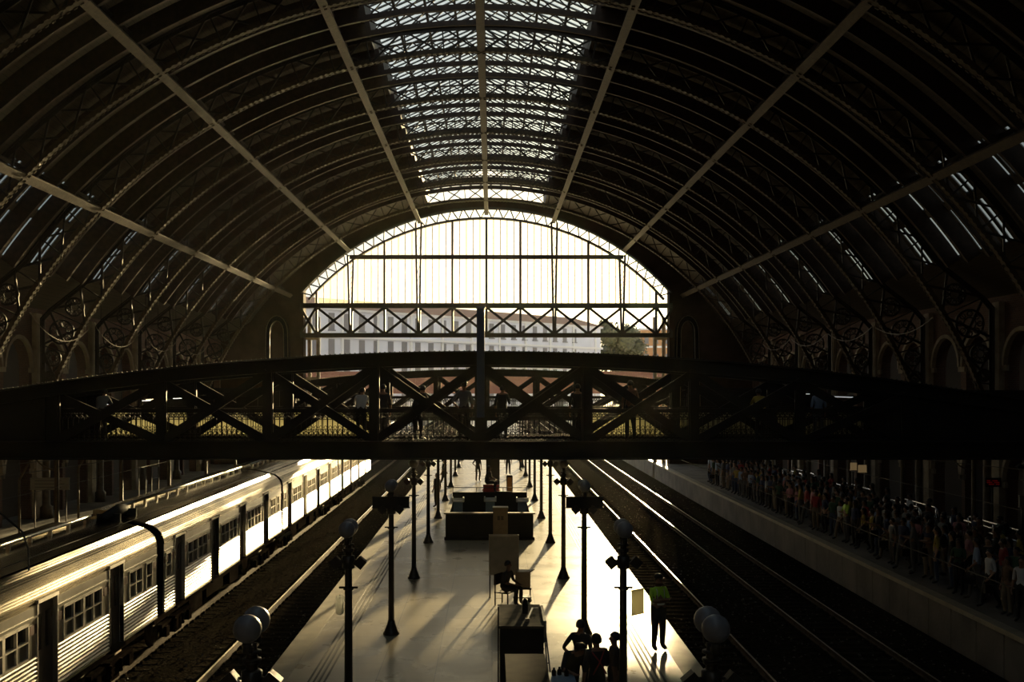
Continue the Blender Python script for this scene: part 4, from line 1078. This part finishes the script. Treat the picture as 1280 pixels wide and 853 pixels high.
def person(kind, x, y, z, rz, top, leg, label, h=1.72, female=False, long_=False, group=None, acc=None, skin=None, top_mat=None, fat=1.0, hat=None):
    key = (kind, female, fat)
    if key not in PROTO: PROTO[key] = person_mesh(kind, female, fat)
    me, J = PROTO[key]
    if not me.materials:
        for m in (SKIN[0], TOPM['grey'], LEGM['blue jeans'], SHOE): me.materials.append(m)
    o = bpy.data.objects.new('person', me); C.objects.link(o); s = h / 1.72 * 1.0
    o.location = (x, y, z); o.rotation_euler = (0, 0, rz); o.scale = (s, s, s)
    sk = SKIN[skin if skin is not None else random.choice((0, 0, 1, 1, 2))]
    for i, m in enumerate((sk, top_mat or TOPM[top], LEGM[leg], SHOE)):
        o.material_slots[i].link = 'OBJECT'; o.material_slots[i].material = m
    tag(o, label, 'person', group)
    hr = bpy.data.objects.new('hair', HM[1 if long_ else 0]); C.objects.link(hr); hr.parent = o; hr.location = J['head']
    tilt = math.atan2(J['head'][1] - J['crown'][1], J['crown'][2] - J['head'][2]); hr.rotation_euler = (tilt + .12, 0, 0)
    if acc == 'backpack':
        a = bpy.data.objects.new('backpack', BPM); C.objects.link(a); a.parent = o; a.location = (J['chest'][0], J['chest'][1] + .19, J['chest'][2] - .02)
    if acc == 'handbag':
        a = bpy.data.objects.new('handbag', HBM); C.objects.link(a); a.parent = o; w_ = J['wrL']; a.location = (w_[0], w_[1], w_[2] - .2)
    if acc == 'vest':
        c = Vector(J['chest'])
        for nm, z0 in (('reflective_band', c.z - .14), ('reflective_band', c.z - .24)):
            b = MB(); b.lathe((c.x, c.y, z0), [(.150, -.022), (.153, 0), (.150, .022)], 16); q = b.build(nm, M['reflect'], o); q.scale = (1.05, .98, 1)
        for s_ in (-1, 1):
            b = MB(); b.tube([(s_ * .09, c.y + .1, c.z - .14), (s_ * .09, c.y + .11, c.z + .06), (s_ * .08, c.y, c.z + .14), (s_ * .09, c.y - .11, c.z + .06), (s_ * .09, c.y - .12, c.z - .14)], .012, 6); b.build('reflective_strap', M['reflect'], o)
    if acc == 'harness':
        c = Vector(J['chest'])
        b = MB()
        for s_ in (-1, 1): b.tube([(s_ * .12, c.y + .04, c.z + .12), (0, c.y + .155, c.z - .05), (-s_ * .12, c.y + .14, c.z - .26)], .012, 6)
        b.build('red_harness', M['red'], o)
    if hat:
        h0 = Vector(J['head'])
        b = MB(); b.lathe((h0.x, h0.y, h0.z + .04), [(.112, 0), (.108, .04), (.08, .085), (.02, .10)], 14); b.cbox((h0.x, h0.y - .13, h0.z + .05), (.14, .1, .015)); b.build('cap', hat, o)
    return o
# centre platform
person('crossed', 3.84, 24.0, 0, R(20), 'yellow', 'black trousers', 'security guard in green hi-vis vest standing at the right platform edge', 1.74, acc='vest', top_mat=M['hivis'], hat=M['black'], skin=1, fat=1.22)
person('bend', 1.47, 18.95, 0, R(20), 'black', 'black trousers', 'worker bending forward over the small table', 1.74, skin=1, hat=M['black'])
person('hip', 1.68, 19.75, 0, R(160), 'black', 'black trousers', 'dark worker standing between the bending one and the harnessed one', 1.66, skin=1)
person('phone', 1.84, 18.25, 0, R(195), 'black', 'black trousers', 'worker with red harness straps across the back', 1.76, acc='harness', skin=1)
person('stand', 2.20, 18.6, 0, R(-80), 'black', 'black trousers', 'lone dark figure just behind the second right lamp post', 1.70, skin=2, fat=1.15)
person('sit', .36, 28.9, .0, R(60), 'black', 'black trousers', 'person seated on a chair in front of the grey board', 1.74, skin=2)
t = empty('folding_chair', (.36, 28.93, 0), R(60), label='dark chair under the person seated before the grey board', cat='chair')
b = MB(); b.box(-.22, .22, -.2, .22, .34, .37); b.build('seat', M['black'], t)
b = MB(); b.box(-.22, .22, .2, .23, .55, .85); b.build('backrest', M['black'], t)
for sx in (-1, 1):
    for sy in (-1, 1): b = MB(); b.box(sx * .2 - .015, sx * .2 + .015, sy * .2 - .015, sy * .2 + .015, 0, .86 if sy > 0 else .35); b.build('leg', M['blackpost'], t)
t = empty('luggage_trolley', (.86, 29.4, 0), label='brown box on a small trolley beside the seated person', cat='trolley')
b = MB(); b.box(-.2, .22, -.2, .2, .42, .86); b.build('box', M['brown_cab'], t)
b = MB(); b.box(-.24, .25, -.22, .22, .36, .41); b.tube([(.2, -.2, .86), (.33, -.2, .93)], .015, 6)
for sx in (-.22, .22): b.box(sx - .012, sx + .012, -.21, -.18, .1, .4); b.box(sx - .012, sx + .012, .18, .21, .1, .4)
b.box(-.24, .25, -.22, .22, .12, .15); b.build('frame', M['blackpost'], t)
for sx in (-.2, .2):
    for sy in (-.18, .18): b = MB(); b.tube([(sx, sy - .02, .06), (sx, sy + .02, .06)], .06, 10); b.build('wheel', M['rubber'], t)
person('sit', -.22, 47.15, 1.24, R(70), 'black', 'black trousers', 'person perched on the red box behind the dark enclosure', 1.72, skin=2)
for i, (x, y, k, lb, z) in enumerate(((-2.9, 62, 'stride', 'distant person walking near the left lamp posts', 0), (-2.75, 52.0, 'stand', 'distant person by the sixth left lamp post', 0), (1.1, 71, 'stand', 'distant person beyond the dark pillar box', 0), (-.9, 66, 'hip', 'distant person left of the dark pillar box', 0), (2.0, 74, 'stand', 'distant person at the far right lamp posts', 0))):
    person(k, x, y, z, random.uniform(0, 6), 'black', 'black trousers', lb, skin=1)
# the near footbridge
DZ = EYE - 1.66
for (px, k, rz, tp, lg, lb, yy_, h) in (
    (452, 'lean', 180, 'white', 'black trousers', 'person in pale shirt leaning on the near footbridge rail', 32.0, 1.70),
    (479, 'stand', 200, 'black', 'black trousers', 'dark slim person left of the leaning pair on the near footbridge', 31.6, 1.70),
    (524, 'lean', 150, 'black', 'black trousers', 'dark person leaning at the centre-left of the near footbridge', 31.2, 1.78),
    (580, 'hip', 180, 'grey', 'black trousers', 'broad person in cap beside the centre post of the near footbridge', 31.2, 1.78),
    (628, 'phone', 160, 'black', 'black trousers', 'person just right of the centre post of the near footbridge', 31.5, 1.68),
    (722, 'stand', 180, 'black', 'black trousers', 'dark person half hidden behind a right post of the near footbridge', 31.4, 1.72),
    (788, 'stand', 190, 'brown', 'black trousers', 'person in brown at the right half of the near footbridge', 31.4, 1.82),
    (950, 'lean', 180, 'yellow', 'black trousers', 'person in yellow leaning over the near footbridge rail', 31.9, 1.66),
    (1023, 'stand', 180, 'light blue', 'grey trousers', 'person in pale blue at the right end of the near footbridge', 32.0, 1.60),
    (128, 'lean', 180, 'grey', 'black trousers', 'person in grey leaning at the left end of the near footbridge', 31.9, 1.66)):
    person(k, (px - 615) / 1300 * yy_, yy_, DZ, R(rz), tp, lg, lb, h, hat=M['black'] if px == 580 else None, skin=1)
# crowd on the right platform
kinds = ['stand', 'phone', 'phone2', 'crossed', 'stride', 'hip', 'stand']
rowname = ['platform-edge row', 'second crowd row', 'third crowd row', 'fourth crowd row', 'rearmost crowd row']
for rI, (x0, ys, ye, st) in enumerate(((13.7, 25.0, 66, .82), (14.45, 25.6, 66, .92), (15.2, 26, 64, 1.05), (15.95, 26, 62, 1.3), (16.9, 27, 60, 1.9))):
    y = ys; n = 0
    while y < ye:
        tp = random.choice(['white', 'light blue', 'red', 'black', 'grey', 'yellow', 'dark green', 'navy', 'pink', 'brown', 'black', 'navy', 'grey'])
        lg = random.choice(list(LEGS)); fem = random.random() < .45
        acc = random.choice([None, None, 'backpack', 'handbag', None])
        lb = 'person in %s top%s, %s from camera in the %s' % (tp, {'backpack': ' with backpack', 'handbag': ' with handbag'}.get(acc, ''), ordn(n), rowname[rI])
        hv = (rI == 0 and n in (18,)) or (rI == 2 and n == 0)
        if hv: lb = 'person in hi-vis vest, %s from camera in the %s' % (ordn(n), rowname[rI]); acc = None
        person(random.choice(kinds), x0 + random.uniform(-.1, .1), y, 0, R(-90) + random.uniform(-.7, .7), tp, lg, lb, random.uniform(1.56, 1.82), fem, fem, 'people waiting on the right platform', acc, top_mat=M['hivis'] if hv else None)
        y += st * random.uniform(.88, 1.2); n += 1

# ------------------------------------------------------------------ side platform furniture
def fixture(x, y, z, L, label, m='tubelight'):
    t = empty('tube_lamp', (x, y, z), label=label, cat='light', group='fluorescent tube lamps over the side platforms')
    hang = arc(RO, abs(x - XC)) - z - .1
    b = MB(); b.box(-.12, .12, 0, L, .04, .10); b.tube([(0, .3, .1), (0, .3, hang)], .012, 5); b.tube([(0, L - .3, .1), (0, L - .3, hang)], .012, 5); b.build('housing', M['black'], t)
    for s in (-.07, .07): b = MB(); b.tube([(s, .05, .02), (s, L - .05, .02)], .02, 6); b.build('tube', M[m], t)
for i, (x, y, z) in enumerate(((-17.6, 46.5, 5.22), (-17.6, 52.5, 5.3), (-17.6, 57.6, 5.35), (-17.6, 25, 5.0))):
    fixture(x, y, z, 2.6 if i else 3.2, '%s tube lamp over the left platform, counted along the wall' % ordn(i))
for i, (x, y, z) in enumerate(((17.5, 67, 5.6), (17.5, 57.5, 5.6), (17.5, 50.5, 5.5))):
    fixture(x, y, z, 2.6, '%s tube lamp over the right platform, counted from the gable' % ordn(i), 'tubelight_dim')
M['polished'] = mat('polished_rail', (.8, .8, .8), .18, 1.0)
for i, y in enumerate((60.0, 51.0, 43.5, 36.5)):
    t = empty('stair_handrail', (18.0, y, 0), label='%s steel stair enclosure from the gable behind the crowd' % ordn(i), cat='railing', group='steel stair enclosures behind the crowd')
    for xx in (-.0, .7):
        b = MB(); b.tube([(xx, 0, .2), (xx, .1, .85), (xx, .4, .95), (xx, 4.2, .95), (xx, 4.5, .85), (xx, 4.6, .2)], .045, 8); b.build('handrail', M['polished'], t)
        b = MB(); b.tube([(xx, .2, .55), (xx, 4.4, .55)], .03, 8); b.build('mid_rail', M['polished'], t)
        for yk in (.3, 2.3, 4.3): b = MB(); b.tube([(xx, yk, 0), (xx, yk, .95)], .03, 8); b.build('post', M['polished'], t)
# signs, posts
sign_board(16.6, 53, 1.9 + .9, 1.35, .30, 'grey sign board hanging over the far part of the crowd', 'signgrey', 2, True)
sign_board(17.3, 33.0, 2.25, 1.15, .34, 'grey two-line sign board above the middle of the crowd', 'signgrey', 3, True)
for i, (px, yv, wv, hv_, zc) in enumerate(((1067, 45, .26, .30, 2.45), (1078, 45, .34, .30, 2.35))):
    xx = (px - 615) / 1300 * yv
    b = MB(); b.box(-wv / 2, wv / 2, -.04, .04, 0, hv_); b.box(-wv / 2 - .02, wv / 2 + .02, -.03, .05, -.02, 0); b.box(-.02, .02, .05, .09, -zc, .3, mi=1); o = b.build('lit_sign', [M['lit_sign'], M['black']], label='%s glowing amber sign on the pole behind the crowd' % ['small left', 'wider right'][i], cat='sign'); o.location = (xx, yv, zc)
def post(x, y, h, label, m='iron_tan', r=.09):
    t = empty('iron_column', (x, y, 0), label=label, cat='column', group='slim iron columns on the side platforms')
    b = MB(); b.lathe((0, 0, 0), [(r * 1.8, 0), (r * 1.8, .25), (r, .35), (r * .85, h - .3), (r * 1.5, h - .1), (r * 1.6, h)], 10); b.build('shaft', M[m], t)
    b = MB(); b.ring((0, 0, h - .1), .0 + .9, .05, .05, 'Y', 8, PI, 1.5 * PI) ; b.cbox((0, 0, h + .04), (.4, .4, .08)); b.build('capital', M[m], t)
k = 0
for y in (38, 44.6, 51.2, 57.8, 64.4): post(17.6, y, 4.0, '%s slim iron column from the camera behind the crowd' % ordn(k)); k += 1
k = 0
for y in (31.4, 38, 44.6, 51.2, 57.8, 64.4, 71): post(-15.9, y, 4.0, '%s slim iron column from the camera behind the train' % ordn(k)); k += 1
sign_board(-17.0, 40.0, 2.1, 1.5, .42, 'faint grey sign board on the left platform behind the train', 'signgrey', 3, True)
for i, x in enumerate((-15.15, -14.6)):
    sign_board(x, 45, 2.6, .38, .38, '%s small square sign above the far side of the train' % ['left', 'right'][i], 'signgrey', 0, True)
b = MB()
for k in range(7):
    for j in range(3):
        if (k * 7 + j * 3) % 4: b.box(19.0 + k * .07, 19.05 + k * .07, 39.9, 39.92, 2.28 + j * .07, 2.32 + j * .07)
o_ = MB(); o_.box(18.95, 19.55, 39.93, 40.0, 2.2, 2.55); o_.box(19.2, 19.26, 39.95, 40, 0, 2.2); o_ = o_.build('display_case', M['black'])
o_.name = 'led_display'; tag(o_, 'small dim red lit display by the right wall', 'display')
b.build('lit_digits', M['ledred'], o_)
if 0: b.build('x', M['ledred'], label='small dim red lit display by the right wall', cat='display')
# globe lamps on side platform
for x, y, nm in ((17.9, 34.9, 'right'), (-17.3, 35.5, 'left')):
    o = copy_tree(lamp0); o.location = (x, y, .3); tag(o, 'black twin-globe lamp post on the %s side platform' % nm, 'lamp post'); o['group'] = 'side platform lamp posts'
    b = MB(); b.lathe((x, y, 0), [(.26, 0), (.26, .22), (.22, .3)], 12); b.build('lamp_plinth', M['concrete'], label='round plinth under the %s side platform lamp' % nm, cat='plinth')

# ------------------------------------------------------------------ overhead wires and drooping cables
def wire(pts, r, m, label, name='overhead_wire'):
    b = MB(); b.tube(pts, r, 5); return b.build(name, M[m], label=label, cat='wire', group='wires')
def droop(p, q, s, n=12):
    p, q = Vector(p), Vector(q); return [p.lerp(q, k / n) - Vector((0, 0, s * 4 * (k / n) * (1 - k / n))) for k in range(n + 1)]
for x, lb in ((-10.15, 'contact wire above the silver train'), (-6.3, 'contact wire above the empty left track'), (6.04, 'contact wire above the track right of the platform'), (10.0, 'contact wire above the far right track')):
    wire([(x, 12, 3.75), (x, 28, 3.72), (x, 62, 3.72), (x, 150, 3.9)], .007, 'cable', lb)
wire([(-9.0, 20.2, 2.5), (-9.1, 20.4, 2.9), (-9.3, 20.6, 3.2), (-9.9, 20.9, 3.55), (-10.15, 21, 3.74)], .02, 'cable', 'black jumper cable hanging down to the nearest car roof', 'jumper_cable')
for i, k in enumerate(range(3, 7)):
    y = RIB0 + BAY * k
    wire(droop(P(-17.9, y, 9.0), P(-18.0, y + BAY, 8.8), .9), .018, 'cable_tan', 'drooping cable in the %s left bay from the camera' % ordn(i), 'drooping_cable')
    wire(droop(P(17.9, y, 8.8), P(18.0, y + BAY, 8.8), .5), .018, 'cable_tan', 'drooping cable in the %s right bay from the camera' % ordn(i), 'drooping_cable')
for i, (a, c, lb) in enumerate((((-20, 24, 3.4), (-8, 75, 3.9), 'thin wire crossing over the left platform to the shed mouth'), ((-20, 30, 2.7), (-10.15, 72, 3.9), 'lower thin wire behind the silver train'), ((20, 26, 3.4), (9, 62, 4.0), 'thin wire sloping over the crowd'))):
    wire(droop(a, c, .3), .014, 'cable', lb)
# catenary brackets at the left wall: curved arms
for i, y in enumerate((33.0, 38.5, 44.0)):
    b = MB(); b.tube([(-17.5, y, 2.6), (-17.1, y, 3.3), (-16.4, y, 3.85), (-15.4, y, 4.1), (-14.6, y, 4.15)], .04, 8); b.tube([(-17.5, y, 0), (-17.5, y, 2.6)], .05, 8)
    b.ball((-14.6, y, 4.05), .09, 8)
    b.build('curved_bracket', M['iron_tan'], label='%s curved bracket arm on the left platform from the camera' % ordn(i), cat='bracket', group='curved bracket arms')

# ------------------------------------------------------------------ the city outside
def building():
    t = empty('long_building', (0, 0, 0), label='long pale multi-storey building beyond the glazed gable', cat='building')
    # facade runs from near left to far right
    A = Vector((-62, 235, -8)); B = Vector((36, 345, -8)); d = (B - A); L = d.length; d.normalize(); nrm_ = Vector((d.y, -d.x, 0)); H = 33.5
    def Q(u, v, z): return tuple(A + d * u + nrm_ * v + Vector((0, 0, z)))
    def blk(mb, u0, u1, v0, v1, z0, z1):
        vs = [Q(u, v, z) for u in (u0, u1) for v in (v0, v1) for z in (z0, z1)]
        mb.add(vs, [(0, 1, 3, 2), (4, 6, 7, 5), (0, 4, 5, 1), (2, 3, 7, 6), (0, 2, 6, 4), (1, 5, 7, 3)])
    b = MB(); blk(b, 0, L, -18, 0, 0, H); b.build('wall', M['bld'], t)
    b = MB()
    for z in (H - .6, 26.0, 19.5, 13): blk(b, -.5, L + .5, -1, .7, z, z + .6)
    for u in range(0, int(L), 12): blk(b, u, u + .7, 0, .35, 0, H)
    b.build('cornice', M['bldtrim'], t)
    b = MB(); vs = [Q(-1, 1, H), Q(L + 1, 1, H), Q(L + 1, -19, H), Q(-1, -19, H), Q(3, -9, H + 3.2), Q(L - 3, -9, H + 3.2)]
    b.add(vs, [(0, 1, 5, 4), (2, 3, 4, 5), (1, 2, 5), (3, 0, 4), (0, 3, 2, 1)]); b.build('roof', M['bldroof'], t)
    cnt = 0
    for u in range(2, int(L) - 2, 5):
        for z in (8.5, 15, 21.5, 28):
            b = MB(); blk(b, u, u + 1.9, -.3, .12, z, z + 4.2); blk(b, u - .2, u + 2.1, 0, .35, z - .3, z); 
            if cnt < 110: b.build('window', M['bldwin'], t)
            cnt += 1
building()
t = empty('brick_building', (66, 440, -8), label='orange brick building beyond the tree at right', cat='building')
b = MB(); b.box(-3, 20, 0, 15, 0, 38); b.build('wall', M['orange_bld'], t)
b = MB()
for z in (14, 22, 30, 37.5): b.box(-3.3, 20.3, -.3, 15, z, z + .8)
b.build('cornice', M['bldtrim'], t)
for u in (-1.5, 2.5, 6.5):
    for z in (16, 24, 32): b = MB(); b.box(u, u + 1.8, -.1, .1, z, z + 3.4); b.box(u - .2, u + 2, -.3, 0, z - .3, z); b.build('window', M['bldwin'], t)
def tree(x, y, z, w_, h_, label, n=1400, seed=1):
    rnd = random.Random(seed); t = empty('leafy_tree', (x, y, z), label=label, cat='tree', group='trees outside the shed')
    b = MB(); b.tube([(0, 0, 0), (.2, 0, h_ * .35), (0, .1, h_ * .6)], [w_ * .05, w_ * .035, w_ * .02], 8)
    for k in range(6):
        a = k * 1.05; b.tube([(0.1, 0, h_ * (.3 + .04 * k)), (w_ * .3 * math.cos(a), w_ * .3 * math.sin(a), h_ * (.55 + .05 * k))], [w_ * .02, w_ * .006], 6)
    b.build('trunk', M['bark'], t)
    b = MB(); blobs = [(rnd.uniform(-.32, .32) * w_, rnd.uniform(-.3, .3) * w_, h_ * rnd.uniform(.4, .8), w_ * rnd.uniform(.14, .24)) for _ in range(16)]
    for k in range(n):
        bx, by, bz, br_ = rnd.choice(blobs); v = Vector((rnd.gauss(0, 1), rnd.gauss(0, 1), rnd.gauss(0, 1))).normalized() * br_ * rnd.uniform(.6, 1.05)
        c = Vector((bx, by, bz)) + v; s = w_ * .022 * rnd.uniform(.6, 1.5)
        e1 = Vector((rnd.gauss(0, 1), rnd.gauss(0, 1), rnd.gauss(0, 1))).normalized() * s; e2 = e1.orthogonal().normalized() * s * .7
        b.add([c - e1, c + e2, c + e1, c - e2], [(0, 1, 2, 3)])
    for bx, by, bz, br_ in blobs: b.ball((bx, by, bz), br_ * .72, 8)
    b.build('foliage', M['leaf'], t)
tree(50, 420, -8, 28, 45, 'big hazy tree right of the pale building', 3200, 3)
tree(-24, 130, -1.2, 9, 8, 'low shrub-like tree beyond the left gable jamb', 1200, 5)
t = empty('street_viaduct', (0, 215, 0), label='reddish viaduct wall crossing beyond the shed mouth', cat='viaduct')
b = MB(); b.box(-80, 40, 0, 5, 4.4, 9.0); b.build('parapet', M['hut'], t)
for x in (-40, -22, 14, 30): b = MB(); b.box(x - .8, x + .8, 0.2, 4.8, -3, 4.4); b.build('pier', M['concrete'], t)
b = MB(); b.box(-80, 40, -.12, 0, 8.5, 9.0); b.box(-80, 40, -.12, 0, 4.4, 4.8)
for k in range(-20, 10): b.box(k * 4 - .25, k * 4 + .25, -.12, 0, 4.8, 8.5)
b.build('coping', M['hut'], t)

# ------------------------------------------------------------------ thin dusty haze in the shed
vm = bpy.data.materials.new('haze'); vm.use_nodes = True; t_ = vm.node_tree; t_.nodes.clear()
vo = t_.nodes.new('ShaderNodeOutputMaterial'); vs_ = t_.nodes.new('ShaderNodeVolumeScatter')
vs_.inputs['Density'].default_value = 0.00006; vs_.inputs['Anisotropy'].default_value = 0.55; vs_.inputs['Color'].default_value = (1, .93, .8, 1)
t_.links.new(vs_.outputs[0], vo.inputs['Volume'])
b = MB(); b.box(-20.3, 19.5, -5, 118, -1.0, 18.8)
o = b.build('haze', vm, label='thin dusty golden haze filling the shed', cat='haze', kind='stuff')
